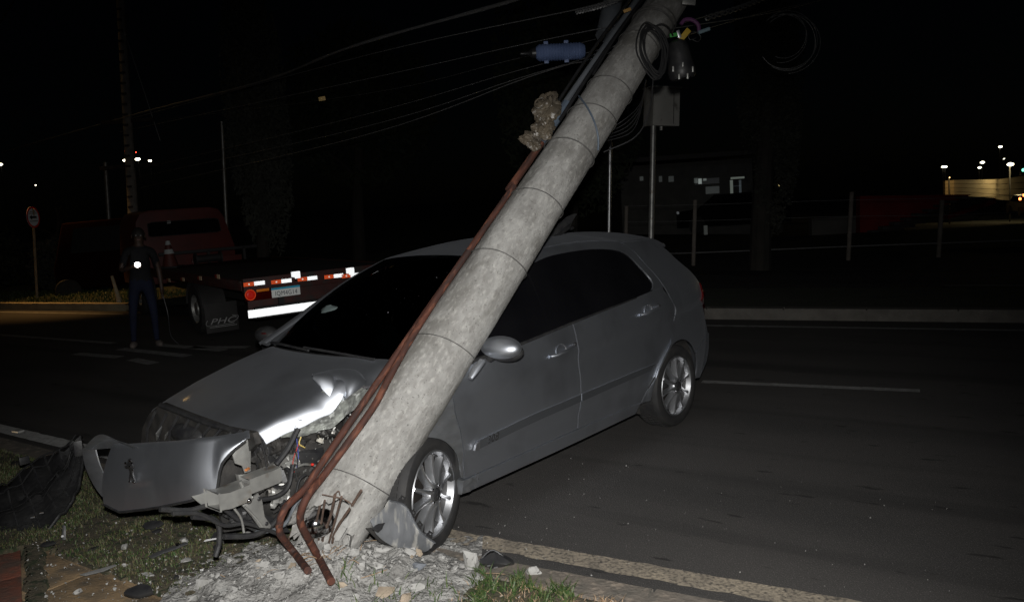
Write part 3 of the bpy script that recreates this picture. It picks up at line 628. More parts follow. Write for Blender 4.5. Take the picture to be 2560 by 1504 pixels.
# wheels
def spoke(a):
    G = []
    for t in np.linspace(0, 1, 9):
        r = .055 + .172 * t; wd = np.interp(t, [0, .15, .6, .85, 1], [.017, .011, .010, .014, .028]); d = .030 + .018 * (1 - t) - .045 * (t > .97) - .012 * math.sin(math.pi * t)
        row = []
        for q in (-1, -.75, 0, .75, 1):
            row.append((r * math.cos(a) - wd * q * math.sin(a), r * math.sin(a) + wd * q * math.cos(a), d - (.024 if abs(q) == 1 else 0) + (.005 if q == 0 else 0)))
        G.append(row)
    return shell(G, (0, 0, -.02))
def wheel(x, lat, steer, full=True):
    M = Matrix.Translation((x, -lat, .315)) @ Matrix.Rotation(steer, 4, 'Z') @ Matrix.Rotation(math.radians(90) * (1 if lat > 0 else -1), 4, 'X')
    h = cmk('wheel', tf(lathe([(.001, -.055), (.14, -.055), (.14, -.08), (.19, -.10), (.19, -.13), (.001, -.13)], 32), M), M_brake)
    tp = [(.222, .02), (.232, .034), (.25, .043), (.275, .044), (.300, .036), (.312, .018), (.3165, 0), (.3165, -.10), (.314, -.14), (.300, -.175), (.27, -.19), (.225, -.18), (.222, .02)]
    ty = cmk('tyre', tf(lathe(tp, 72), M), M_rubber, h)
    V, Fa = [], []
    gs = []
    for k in range(60):
        a = k * math.pi / 30
        for zz in (-.01, -.06, -.11):
            gs.append(tf(box((0, 0, 0), (.006, .022, .036)), Matrix.Rotation(a + zz, 4, 'Z') @ Matrix.Translation((.3185, 0, zz - .01))))
    cmk('tread', tf(join(*gs), M), M_rubber, h)
    cmk('rim', tf(lathe([(.214, .018), (.220, .036), (.228, .038), (.231, .030), (.222, .0), (.210, -.0), (.208, .0), (.214, .018)], 64), M), M_alloy, h)
    cmk('rim_barrel', tf(lathe([(.209, -.001), (.200, -.03), (.195, -.15), (.188, -.15), (.194, -.03), (.206, -.001)], 48), M), M_barrel, h)
    for k in range(10): cmk('spoke', tf(spoke(k * math.pi / 5 + .16), M), M_alloy, h)
    cmk('hub', tf(lathe([(.066, .0), (.070, .03), (.062, .046), (.036, .050), (.034, .040), (.001, .040)], 30), M), M_alloy, h)
    cmk('centre_cap', tf(join(lathe([(.033, .04), (.033, .052), (.028, .055), (.001, .056)], 24), tf(prism([(-.010, -.018), (-.004, -.004), (-.012, .006), (-.004, .018), (.008, .02), (.012, .010), (.004, .004), (.010, -.006), (.006, -.018), (0, -.008)], .003), Matrix.Translation((0, 0, .056)))), M), M_black, h)
    for a in np.arange(4) * math.pi / 2 + .8: cmk('wheel_bolt', tf(lathe([(.010, .03), (.010, .050), (.004, .053), (.001, .053)], 8), M @ Matrix.Translation((.048 * math.cos(a), .048 * math.sin(a), 0))), M_chrome, h)
wheel(2.608, .845, 0); wheel(0.0, .845, math.radians(17)); wheel(2.608, -.80, 0); wheel(.0, -.80, math.radians(17))
# hood
G = []
nu, nv = 60, 60
for i in range(nv + 1):
    v = i / nv; row = []
    for j in range(nu + 1):
        lat = .66 - 1.32 * j / nu; q = lat / .66
        x0 = .09 - .14 * (1 - q * q); x1 = -.80 + .10 * (q * q) * (1 if lat > 0 else .9); x = x0 * (1 - v) + x1 * v
        z = np.interp(v, [0, .1, .35, .65, .88, 1], [.995, .985, .945, .885, .825, .785]) + .012 * (1 - q * q)
        y = lat
        # rolled outer edge, pulled in towards the front, buckled by the pole
        y *= 1 - .24 * max(0, v - .55) / .45 * (lat > 0) * abs(q)
        e = max(0, (lat - .545) / .115)
        z -= .052 * e ** 2.3; y -= .010 * e * e
        e2 = max(0, (-lat - .50) / .16); z -= .05 * e2 ** 2
        b = math.exp(-((v - .48) / .12) ** 2) * max(0, (lat - .20) / .46) ** 1.5; z += .062 * b
        z += .012 * noise.noise(Vector((x * 5, y * 5, 0))) * max(0, lat) + .006 * noise.noise(Vector((x * 14, y * 14, 0))) * e
        z -= .02 * math.exp(-((v - .62) / .05) ** 2) * e
        row.append((x, y, z))
    G.append(row)
hood = cmk('bonnet', shell(LG(G), (0, 0, -.012)), M_paint)
edge = [r[0] for r in G]
fl_ = []                                    # pale inner flange torn below the bonnet's edge
for i, (x, y, z) in enumerate(edge):
    v = i / nv
    if v < .16 or v > .93: continue
    dep = np.interp(v, [.16, .32, .48, .62, .8, .93], [.05, .10, .12, .08, .05, .01]); row = []
    for t in np.linspace(0, 1, 7):
        row.append((x + .01 * t, y - .004 - .012 * t - .010 * abs(noise.noise(Vector((x * 25, t * 3, 1)))), z - .012 - dep * t + .012 * noise.noise(Vector((x * 30, t * 2, 7)))))
    fl_.append(row)
cmk('bonnet_flange', shell(LG(fl_), (0, .004, 0)), M_primer, hood)
# buckled fender flap: sheet metal folded up like an ear
T = [cs(u, v, .42 + .04 * i) for i, (u, v) in enumerate([(779, 938), (806, 928), (845, 921), (880, 922), (902, 932), (913, 950)])]
Bm = [cs(u, v, .50 + .045 * i) for i, (u, v) in enumerate([(781, 944), (797, 962), (818, 985), (845, 1000), (880, 984), (912, 962)])]
T, Bm = spl(T, 30), spl(Bm, 30); G = []
for i in range(30):
    t0 = i / 29; row = []
    for t in np.linspace(0, 1, 18):
        p = T[i] * (1 - t) + Bm[i] * t; bul = math.sin(math.pi * t) * .018 + .012 * math.sin(math.pi * t0) * math.sin(math.pi * t)
        cr_ = .042 * math.exp(-abs((t0 - .30 - .32 * t) / .045) ** 1.3) * t           # the crease
        cr2 = .014 * math.exp(-((t0 - .72 + .1 * t) / .09) ** 2) * t
        row.append((p[0] - bul * .3, p[1] + bul - cr_ + cr2, p[2] + bul * .9 - cr_ * .6))
    G.append(row)
cmk('buckled_fender', shell(LG(G), (.003, -(-.006), -.004)), M_paint, smooth=70)
lip = [g[-1] for g in G]
cmk('fender_lip', shell(LG([[p, (p[0], p[1] - .02, p[2] - .012), (p[0] + .005, p[1] - .03, p[2] - .03)] for p in lip[8:]]), (0, .003, 0)), M_primer)
# remains of the fender between wheel arch and door
fa = [(-.105 + .345 * math.cos(math.radians(a)), .30 + .345 * math.sin(math.radians(a))) for a in (5, 22, 40, 58, 76)]
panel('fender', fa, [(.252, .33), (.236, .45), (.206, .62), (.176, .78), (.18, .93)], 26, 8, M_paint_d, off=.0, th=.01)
cmk('arch_liner', tf(shell([[((.365) * math.cos(a), y, .365 * math.sin(a)) for y in (0, .34)] for a in np.linspace(-.1, 1.7, 20)], (0, 0, .006)), Matrix.Translation((.01, -.86, .31))), M_blackm)

# scuttle and wipers
cmk('scuttle', shell(LG([[(.05 - .14 * (1 - t * t) + .10 * s_, t * .66, .985 + .012 * (1 - t * t) - .02 * math.sin(math.pi * s_)) for s_ in np.linspace(0, 1, 5)] for t in np.linspace(-1, 1, 20)]), (0, 0, -.02)), M_black)
wp = cmk('wiper', tube([L3((.0, .50, 1.005)), L3((-.02, .15, 1.025)), L3((-.01, -.12, 1.03))], .008, 6), M_black)
cmk('wiper', tube([L3((-.03, -.05, 1.02)), L3((.0, -.35, 1.03)), L3((.05, -.55, 1.02))], .008, 6), M_black)
# mirrors
def ell(c, s, n_=14): return ball(c, s, n_)
c = cs(1252, 868, .99)
mi = cmk('door_mirror', tf(ball((0, 0, 0), (1, 1, 1), 18), Matrix.Translation(L3(c)) @ Matrix.Rotation(math.radians(-14), 4, 'Y') @ Matrix.Diagonal((.075, .135, .060, 1))), M_paint)
cmk('mirror_housing', tf(ball((0, 0, 0), (1, 1, 1), 14), Matrix.Translation(L3((c[0] + .05, c[1] - .01, c[2] - .035))) @ Matrix.Diagonal((.07, .12, .055, 1))), M_black, mi)
cmk('mirror_arm', tube([L3((c[0] + .02, .88, c[2] - .07)), L3((c[0] + .02, .95, c[2] - .03))], .03, 8), M_black, mi)
P = [cs(u, v, 1.0) for u, v in [(1176, 946), (1188, 926), (1206, 902)]]
cmk('mirror_strip', tube([L3(p) for p in P], [.016, .026, .022], 12, flat=.8), M_paint, mi)
c = cs(668, 836, -.97)
mi = cmk('door_mirror', tf(ball((0, 0, 0), (1, 1, 1), 14), Matrix.Translation(L3(c)) @ Matrix.Diagonal((.07, .11, .06, 1))), M_black)
cmk('mirror_lamp', ball(L3((c[0] - .05, c[1] + .04, c[2] + .02)), (.018, .03, .006), 8), M_lensr, mi)
# far flank of the front, headlamp and grille carcass standing behind the nose
panel_f = [(x, -(.70 - .25 * max(0, -x - .35) / .45), z) for x in (0,) for z in (0,)]
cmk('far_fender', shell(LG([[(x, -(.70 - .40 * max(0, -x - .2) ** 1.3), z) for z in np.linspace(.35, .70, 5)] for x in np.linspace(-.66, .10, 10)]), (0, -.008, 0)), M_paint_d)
bay = []
bay.append(box((-.22, .02, .52), (.72, .95, .36)))
cmk('engine_block', join(*bay), M_blackm, bevel=.03)

def front(u, v, x): # plane across the car
    d = ray(u, v); t = ((CO + CA * x - CAM) @ CA) / (d @ CA); P = CAM + d * t - CO; return (x, P @ CL, P[2])
# grille carcass (black) between nose and bonnet
gx = -.80
out = [(352, 1110), (356, 1070), (372, 1035), (402, 1008), (470, 1035), (560, 1068), (632, 1082), (640, 1110), (600, 1150), (480, 1130), (360, 1120)]
Q = [front(u, v, gx) for u, v in out]
def plate(Q, nrm, th):
    Q = [np.array(q, float) for q in Q]; n_ = len(Q); V = [L3(q) for q in Q] + [L3(q + np.array(nrm) * th) for q in Q]
    return V, [tuple(range(n_))[::-1], tuple(range(n_, 2 * n_))] + [(i, (i + 1) % n_, n_ + (i + 1) % n_, n_ + i) for i in range(n_)]
gc = cmk('grille_carcass', plate(Q, (1, 0, 0), .03), M_blackm)
for k in range(9):
    u = 375 + k * 28; a_, b_ = front(u - 8, 1110 - k * 1.0, gx - .02), front(u + 14, 1026 + k * 7, gx - .01)
    cmk('grille_rib', tube([L3(a_), L3(((a_[0] + b_[0]) / 2 - .02, (a_[1] + b_[1]) / 2, (a_[2] + b_[2]) / 2)), L3(b_)], .008, 6), M_black, gc)
for (a_, b_, w_) in [((392, 1100), (405, 1065), .014), ((412, 1100), (426, 1072), .008)]:
    cmk('silver_clip', tube([L3(front(*a_, gx - .04)), L3(front((a_[0] + b_[0]) / 2 - 3, (a_[1] + b_[1]) / 2, gx - .045)), L3(front(*b_, gx - .03))], [.003, w_, .003], 8, flat=.3), M_alloy, gc)
cmk('slam_panel', tube([L3(front(u, v, gx - .01)) for u, v in [(402, 1012), (450, 1030), (520, 1058), (600, 1080)]], .014, 8), M_black, gc)
cmk('intake_duct', tf(ball((0, 0, 0), (1, 1, 1), 12), Matrix.Translation(L3(front(470, 1085, gx + .0))) @ Matrix.Diagonal((.05, .16, .055, 1))), M_black, gc)

# ---- torn-off nose panel with the lion badge
path = spl([(-.72, .62), (-.80, .58), (-.90, .52), (-.975, .455), (-1.025, .36), (-1.045, .22), (-1.055, .0), (-1.07, -.25), (-1.09, -.53)], 60)
def wallhit(u, v):
    d = ray(u, v); best = None
    for i in range(len(path) - 1):
        a = CO + CA * path[i][0] + CL * path[i][1]; b = CO + CA * path[i + 1][0] + CL * path[i + 1][1]; e = b - a
        M2 = np.array([[d[0], -e[0]], [d[1], -e[1]]]); r = (a - CAM)[:2]
        try: t, s_ = np.linalg.solve(M2, r)
        except Exception: continue
        if -.02 <= s_ <= 1.02 and t > 0:
            P = CAM + d * t - CO
            if best is None or abs(s_ - .5) < best[0]: best = (abs(s_ - .5), (P @ CA, P @ CL, P[2]), (i + s_) / 59)
    if best is None:
        return None
    return best[1], best[2]
topc = [wallhit(u, v) for u, v in [(612, 1086), (560, 1094), (480, 1102), (400, 1110), (330, 1114), (270, 1118), (212, 1126)]]
botc = [wallhit(u, v) for u, v in [(612, 1092), (590, 1110), (568, 1132), (553, 1156), (547, 1218), (500, 1236), (440, 1252), (380, 1264), (320, 1269), (280, 1250), (245, 1200), (212, 1140)]]
topc = [t for t in topc if t]; botc = [t for t in botc if t]
topc.sort(key=lambda t: t[1]); botc.sort(key=lambda t: t[1])
tp_s = [t[1] for t in topc]; tp_z = [t[0][2] for t in topc]; bt_s = [t[1] for t in botc]; bt_z = [t[0][2] for t in botc]
s_a, s_b = min(tp_s[0], bt_s[0]), max(tp_s[-1], bt_s[-1])
G = []
for s_ in np.linspace(s_a, s_b, 70):
    f_ = s_ * 59; i = min(58, int(f_)); pxy = path[i] * (1 - (f_ - i)) + path[i + 1] * (f_ - i)
    tg = path[min(59, i + 1)] - path[max(0, i - 1)]; nn = np.array([tg[1], -tg[0]]); nn /= np.linalg.norm(nn)
    if nn[0] > 0: nn = -nn
    zt_ = np.interp(s_, tp_s, tp_z); zb_ = min(np.interp(s_, bt_s, bt_z), zt_ - .01); row = []
    for t in np.linspace(0, 1, 26):
        z = zt_ * (1 - t) + zb_ * t; bl_ = .026 * math.sin(math.pi * t) + .085 * t - .040
        sc_ = (s_ - .62) / .12; dip = -.012 * max(0, 1 - sc_ * sc_) * (t > .55) * min(1, (t - .55) / .1) if abs(sc_) < 1 else 0    # number-plate recess
        if t == 0: bl_ -= .012
        row.append((pxy[0] + nn[0] * (bl_ + dip), pxy[1] + nn[1] * (bl_ + dip), z))
    G.append(row)
nose = cmk('nose_panel', shell(LG(G), (.006, 0, 0)), M_paint, smooth=60)
botl = [g[-1] for g in G]; leftl = G[-1]; topl = [g[0] for g in G]
cmk('nose_underlip', tube([L3((p[0], p[1], p[2] - .006)) for p in botl], .007, 6), M_black, nose)
# rim of bare edge at the headlamp cut-out
cmk('nose_return', shell(LG([[(p[0], p[1], p[2]), (p[0] + .015, p[1] - .004, p[2]), (p[0] + .03, p[1] - .01, p[2] - .004)] for p in G[0]]), (0, .003, .003)), M_paint, nose)
# left end: thin dusty wing of the bumper curving away
A = [wallhit(u, v) for u, v in [(214, 1118), (222, 1160), (246, 1215), (290, 1262)]]
a0 = [a[0] for a in A if a]
wing_t = [(-1.10, -.54, .665), (-1.04, -.62, .73), (-.93, -.62, .70), (-.82, -.50, .69)]
P = spl([front(u, v, -1.06) for u, v in [(206, 1122), (246, 1086), (290, 1100), (335, 1120)]], 16)
Q = spl([front(u, v, -1.03) for u, v in [(214, 1132), (246, 1122), (290, 1120), (335, 1124)]], 16)
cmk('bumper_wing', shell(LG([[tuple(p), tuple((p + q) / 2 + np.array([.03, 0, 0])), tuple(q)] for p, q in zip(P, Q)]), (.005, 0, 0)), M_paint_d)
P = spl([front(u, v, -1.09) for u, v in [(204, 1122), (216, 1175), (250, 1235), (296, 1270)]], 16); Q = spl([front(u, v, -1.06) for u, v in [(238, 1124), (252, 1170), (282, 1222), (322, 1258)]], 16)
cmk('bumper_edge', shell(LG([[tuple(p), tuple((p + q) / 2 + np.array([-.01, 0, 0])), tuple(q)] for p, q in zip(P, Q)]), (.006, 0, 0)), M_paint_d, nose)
# lion emblem: rampant lion silhouette in black chrome
lion = [(-.30, -.98), (-.12, -.96), (-.16, -.80), (.02, -.52), (.14, -.60), (.22, -.88), (.16, -.98), (.36, -.98), (.40, -.82), (.34, -.50), (.26, -.28), (.30, -.02), (.42, .22), (.50, .30), (.44, .40), (.36, .30), (.38, .52), (.52, .60), (.46, .70),
        (.34, .66), (.30, .82), (.12, .92), (-.06, .84), (-.14, .68), (-.08, .56), (-.22, .48), (-.44, .56), (-.52, .46), (-.40, .40), (-.30, .32), (-.52, .24), (-.66, .28), (-.64, .14), (-.44, .08), (-.20, .12), (-.10, -.04), (-.14, -.30), (-.26, -.52), (-.36, -.78)]
hb = wallhit(346, 1168)
if hb:
    p, s_ = hb; i = int(s_ * 59); tg = path[min(59, i + 1)] - path[i - 1]; tg /= np.linalg.norm(tg); nn = np.array([tg[1], -tg[0]])
    if nn[0] > 0: nn = -nn
    xa = Vector(L3((tg[0] * -1, tg[1] * -1, 0))); xa = -xa
    o_ = Vector(L3((p[0] + nn[0] * .036, p[1] + nn[1] * .036, p[2])))
    Mx = frame(o_, -xa if False else xa, (0, 0, 1)); za = Mx.col[2].xyz
    if za.dot(Vector(L3((nn[0], nn[1], 0)))) < 0: Mx = frame(o_, -xa, (0, 0, 1))
    bd = cmk('lion_emblem', tf(prism([(x * .075, y * .066) for x, y in lion], .008), Mx @ Matrix.Rotation(.05, 4, 'Z')), M_black, nose, bevel=.002)
    hl = [tf(ball((x * .075, y * .066, .009), (.009, .005, .004), 6), Mx) for x, y in [(.2, .75), (.4, .1), (.42, .65), (-.2, -.9), (.28, -.85), (.1, .3), (-.45, .5)]]
    cmk('emblem_highlights', join(*hl), M_chrome, bd)

# ---- exposed front-end metal, pipes and wiring at the torn corner
def bay_pts(L, lat): return [L3(cs(u, v, l_ if l_ is not None else lat)) for (u, v, *r) in L for l_ in [r[0] if r else None]]
def pplate(name, L, lat, th, mat, parent=None, bev=.003):
    Q = [cs(u, v, lat) for u, v in L]; return cmk(name, plate(Q, (0, -1, 0), th), mat, parent, bevel=bev)
def ptube(name, L, lat, r, mat, parent=None, n=24, seg=8):
    return cmk(name, tube([L3(p) for p in spl([cs(q[0], q[1], q[2] if len(q) > 2 else lat) for q in L], n)], r, seg), mat, parent)
pplate('bay_wall', [(560, 1110), (640, 1075), (800, 1010), (905, 985), (890, 1110), (760, 1300), (560, 1330), (540, 1230)], .22, .02, M_blackm)
pplate('headlamp_bracket', [(603, 1103), (618, 1096), (624, 1108), (633, 1111), (636, 1120), (628, 1124), (627, 1178), (612, 1182), (606, 1164), (588, 1158), (582, 1138)], .50, .010, M_steel)
pplate('lamp_support', [(628, 1076), (666, 1062), (690, 1160), (660, 1182), (640, 1150)], .42, .03, M_black)
pplate('radiator_support', [(672, 1060), (716, 1040), (716, 1140), (690, 1158)], .40, .04, M_black)
cmk('lamp_body', plate([front(u, v, -.70) for u, v in [(530, 1150), (580, 1100), (612, 1100), (606, 1166), (560, 1190), (530, 1200)]], (1, 0, 0), .05), M_blackm, bevel=.003)
cmk('fog_lamp_housing', plate([front(u, v, -.72) for u, v in [(535, 1186), (585, 1180), (600, 1206), (560, 1222), (530, 1215)]], (1, 0, 0), .05), M_black, bevel=.003)
# crash beam: box section seen end-on with its square mouth
bm_f = [(530, 1224), (553, 1222), (553, 1270), (530, 1272)]
bx = spl([cs(536, 1248, .60), cs(600, 1232, .52), cs(640, 1218, .46)], 8)
def beam(name, C, h, d, mat, parent=None):
    G = []
    for c in C:
        c = np.array(c); G.append([(c[0], c[1] + d / 2, c[2] + h / 2), (c[0], c[1] + d / 2, c[2] - h / 2), (c[0], c[1] - d / 2, c[2] - h / 2), (c[0], c[1] - d / 2, c[2] + h / 2), (c[0], c[1] + d / 2, c[2] + h / 2)])
    return cmk(name, grid(LG(G)), mat, parent, smooth=20)
cb = beam('crash_beam', [cs(534, 1249, .60), cs(560, 1245, .60), cs(612, 1224, .60)], .074, .11, M_steel)
beam('beam_flange', [cs(529, 1250, .60), cs(534, 1249, .60)], .086, .125, M_steel, cb)
beam('chassis_leg', [cs(612, 1212, .56), cs(680, 1186, .54), (cs(690, 1180, .54))], .070, .09, M_steel)
pplate('beam_underplate', [(478, 1240), (530, 1226), (530, 1270), (505, 1262)], .50, .008, M_steel)
ptube('tow_link', [(600, 1202), (612, 1225), (622, 1248), (630, 1240)], .64, .009, M_steel)
cmk('link_bolt', ball(L3(cs(622, 1250, .65)), .014, 8), M_chrome)
pplate('lower_bracket', [(606, 1262), (646, 1232), (656, 1250), (662, 1290), (678, 1312), (676, 1320), (650, 1318), (630, 1290)], .58, .014, M_steel)
ptube('bracket_fold', [(612, 1266), (636, 1290), (656, 1316)], .60, .006, M_steel)
cmk('bracket_hole', ball(L3(cs(648, 1246, .60)), (.010, .004, .010), 8), M_black)
cmk('bracket_hole', ball(L3(cs(667, 1308, .60)), (.010, .004, .010), 8), M_black)
pplate('top_rail', [(596, 1186), (640, 1184), (716, 1142), (722, 1150), (650, 1200), (600, 1204)], .52, .03, M_steel)
pplate('undertray', [(560, 1290), (600, 1262), (700, 1300), (730, 1330), (640, 1330)], .35, .02, M_black)
ptube('drive_belt_pulley', [(700 + 26 * math.cos(a), 1190 + 28 * math.sin(a)) for a in np.linspace(0, 6.28, 20)], .48, .010, M_black)
cmk('alternator', tf(rock(4, (.20, .16, .20), 40), Matrix.Translation(L3(cs(702, 1190, .38)))), M_black)
cmk('air_filter_box', tf(rock(5, (.34, .2, .20), 30), Matrix.Translation(L3(cs(800, 1075, .42)))), M_blackm)
cmk('battery_tray', tf(rock(6, (.25, .2, .18), 30), Matrix.Translation(L3(cs(760, 1130, .40)))), M_black)
cmk('intake_pipe', tube([L3(p) for p in spl([cs(740, 1060, .40), cs(790, 1040, .46), cs(850, 1030, .46), cs(890, 1010, .42)], 16)], .035, 10), M_black)
for i, (L, r_, m_) in enumerate([
    ([(640, 1330), (690, 1322), (720, 1300), (745, 1252), (790, 1240)], .010, M_pvc), ([(560, 1340), (640, 1335), (690, 1300), (716, 1250)], .014, M_black), ([(735, 1050), (742, 1100), (746, 1140), (742, 1168)], .0022, pm('blue_lead', (.06, .08, .3), rough=.5)),
    ([(742, 1055), (752, 1088), (748, 1108), (762, 1118)], .0035, pm('yellow_lead', (.55, .42, .14), rough=.5)), ([(738, 1060), (734, 1110), (744, 1150), (740, 1200)], .003, M_cable), ([(745, 1048), (800, 1062), (825, 1085)], .0025, M_cable),
    ([(725, 1062), (740, 1058), (755, 1052)], .004, M_steel), ([(730, 1172), (760, 1160), (792, 1164)], .007, M_steel), ([(735, 1180), (733, 1150), (750, 1100)], .0025, pm('red_lead', (.35, .03, .02), rough=.5)),
    ([(640, 1250), (690, 1240), (720, 1215), (732, 1160)], .012, M_black), ([(690, 1160), (720, 1120), (745, 1070)], .015, M_black), ([(700, 1262), (735, 1240), (748, 1200), (765, 1185)], .006, M_cable),
    ([(480, 1290), (540, 1300), (548, 1350), (538, 1390)], .013, M_black), ([(400, 1272), (470, 1275), (540, 1262), (600, 1300)], .012, M_black), ([(430, 1282), (500, 1284), (560, 1312), (620, 1308), (700, 1335)], .010, M_black), ([(560, 1240), (600, 1290), (610, 1330)], .006, M_steel),
    ([(650, 1090), (660, 1130), (668, 1175)], .004, M_cable)]):
    ptube('loose_wire' if r_ < .005 else 'hose', L, .50 + .012 * (i % 6), r_, m_)
wc = cmk('plug_connector', tf(box((0, 0, 0), (.030, .02, .024), Matrix.Rotation(.6, 4, 'Y')), Matrix.Translation(L3(cs(800, 1100, .58)))), pm('cream_plastic', (.5, .48, .42), (.4, .38, .33)), bevel=.005)
cmk('plug_latch', tube([L3(cs(795, 1085, .58)), L3(cs(798, 1096, .58))], .008, 6), M_chrome, wc)
cmk('relay', tf(box((0, 0, 0), (.012, .012, .012)), Matrix.Translation(L3(cs(781, 1160, .60)))), pm('red_plastic', (.6, .03, .02)), bevel=.003)
cmk('orange_clip', tf(box((0, 0, 0), (.03, .012, .010), .5), Matrix.Translation(L3(cs(618, 1172, .52)))), pm('orange_plastic', (.45, .16, .05)), bevel=.002)
frg = []
for k in range(150):
    u = rnd.uniform(640, 880); v = rnd.uniform(1030 if u > 740 else 1100, 1330 - max(0, (u - 700)) * .9)
    p = L3(cs(u, v, rnd.uniform(.28, .47))); frg.append(tf(rock(100 + k, (rnd.uniform(.02, .09), rnd.uniform(.01, .05), rnd.uniform(.02, .07)), 9), Matrix.Translation(p)))
for k, (u, v, w_, h_, lt) in enumerate([(655, 1125, .07, .16, .47), (690, 1105, .05, .14, .45), (725, 1150, .10, .06, .50), (775, 1090, .14, .08, .47), (840, 1040, .16, .06, .47), (650, 1215, .12, .05, .53), (700, 1235, .12, .10, .47), (760, 1190, .10, .10, .45), (600, 1290, .12, .07, .42), (660, 1150, .05, .10, .50), (820, 1075, .09, .05, .50), (735, 1110, .05, .10, .48)]):
    c_ = cs(u, v, lt); G_ = [[(c_[0] + w_ * (a_ - .5), c_[1] + .035 * noise.noise(Vector((a_ * 4 + k, b_ * 4, k))) + .02 * noise.noise(Vector((a_ * 11 + k, b_ * 11, k))), c_[2] + h_ * (b_ - .5) + .02 * noise.noise(Vector((a_ * 6, k, b_ * 3)))) for a_ in np.linspace(0, 1, 12)] for b_ in np.linspace(0, 1, 12)]
    cmk('crumpled_sheet', shell(LG(G_), (0, .003, 0)), [M_black, M_blackm, M_steel, M_blackm][k % 4], None, smooth=30)
tag(cmk('engine_fragments', join(*frg), M_blackm), kind='stuff')
frg = []
for k in range(46):
    u = rnd.uniform(690, 880); v = rnd.uniform(1030, 1300 - max(0, (u - 700)) * .9)
    p = L3(cs(u, v, rnd.uniform(.45, .52))); frg.append(tf(box((0, 0, 0), (rnd.uniform(.004, .028), .003, rnd.uniform(.003, .014)), Matrix.Rotation(rnd.uniform(0, 6), 4, (rnd.random(), rnd.random(), rnd.random() + .01))), Matrix.Translation(p)))
tag(cmk('metal_scraps', join(*frg), M_steel), kind='stuff')
# lower fender piece hanging in front of the wheel, with its punched inner edge
T = spl([cs(u, v, .98) for u, v in [(972, 1250), (1010, 1262), (1032, 1300), (1052, 1330), (1086, 1356)]], 26); Bq = spl([cs(u, v, .93) for u, v in [(930, 1300), (948, 1335), (985, 1362), (1030, 1378), (1060, 1380)]], 26)
G = []
for i in range(26):
    row = []
    for t in np.linspace(0, 1, 12):
        p = T[i] * (1 - t) + Bq[i] * t; row.append((p[0] - .01 * t, p[1] + .012 * math.sin(math.pi * t) + .008 * noise.noise(Vector((i * .3, t * 5, 0))), p[2]))
    G.append(row)
M_scuff = pm('scuffed_paint', (.30, .31, .33), (.22, .23, .24), scale=7, rough=.5, metal=.6, bump=.002, bscale=40, c3=(.58, .57, .54), s3=16, r3=(.52, .62), stretch=(1.6, 1, .35))
ff = cmk('hanging_fender_piece', shell(LG(G), (0, .004, 0)), M_scuff, smooth=60)
cmk('torn_hole', tf(rock(9, (.10, .02, .05), 14), Matrix.Translation(L3(cs(946, 1318, .985)))), M_black, ff)
cmk('fender_bead', tube([L3((p[0], p[1] + .006, p[2])) for p in T], .005, 6), M_paint, ff)
for t in (5, 11, 16, 22):
    p = T[t]; a_ = math.atan2(-(T[t + 1][2] - T[t][2]), T[t + 1][0] - T[t][0])
    cmk('edge_tab', tf(join(box((.0, 0, .010), (.045, .003, .020)), box((-.012, 0, .026), (.010, .003, .012)), box((.012, 0, .026), (.010, .003, .012)), box((0, 0, .033), (.034, .003, .005))), Matrix.Translation(L3((p[0], p[1] - .004, p[2] + .002))) @ Matrix.Rotation(a_, 4, 'Y')), M_black, ff)
ptube('torn_liner', [(960, 1330), (1010, 1362), (1060, 1384), (1075, 1380)], .93, .012, M_blackm, ff)
pplate('liner_shred', [(915, 1320), (940, 1318), (1000, 1360), (1040, 1376), (1000, 1374), (950, 1355)], .90, .01, M_blackm, ff)
pplate('inner_arch_panel', [(985, 1180), (1018, 1110), (1032, 1180), (1020, 1250), (1000, 1290), (975, 1255)], .74, .01, M_blackm)
# chrome reflector bowl lying behind the broken pole
cmk('lamp_bowl', tf(ball((0, 0, 0), (.085, .06, .07), 18), Matrix.Translation(L3(cs(800, 1306, .62)))), M_chrome)

# ------------------------------------------------------------------ the broken pole
Q1 = dp(1016, 1016, 4.12); Q2 = dp(1633, 61, 5.5)
AX = (Q2 - Q1) / np.linalg.norm(Q2 - Q1); PB = Q1 - AX * (Q1[2] / AX[2])
sX = RT - AX * (RT @ AX); sX /= np.linalg.norm(sX); sY = np.cross(AX, sX)
if sY @ FW < 0: sY = -sY; 
Mp = Matrix(((sX[0], sY[0], AX[0], PB[0]), (sX[1], sY[1], AX[1], PB[1]), (sX[2], sY[2], AX[2], PB[2]), (0, 0, 0, 1)))
if Mp.to_3x3().determinant() < 0:
    sX_ = -sX
pole = thing('utility_pole', 'leaning broken round concrete utility pole resting across the silver car, snapped at its foot', 'utility pole', mw=Mp)
s1 = np.linalg.norm(Q1 - PB); s2 = np.linalg.norm(Q2 - PB)
def prad(s): return .5 * np.interp(s, [s1 - 1, s1, s2, s2 + 1.4], [.383, .356, .252, .224])
def lp_(s, ang, r=0.): a = math.radians(ang); R_ = prad(s) + r; return (R_ * math.cos(a), R_ * math.sin(a), s)
def s_of(u, v):
    """how far up the pole a pixel falls"""
    d = ray(u, v); w_ = PB - CAM; b = d @ AX; return ((w_ @ d) * b - w_ @ AX) / (1 - b * b) * 1.0
def s_px(u, v):
    d = ray(u, v); n_ = np.cross(d, AX); n2 = np.cross(d, n_); return float(((CAM - PB) @ n2) / (AX @ n2))
G = []; NA = 72
ZB = s_px(800, 1262)
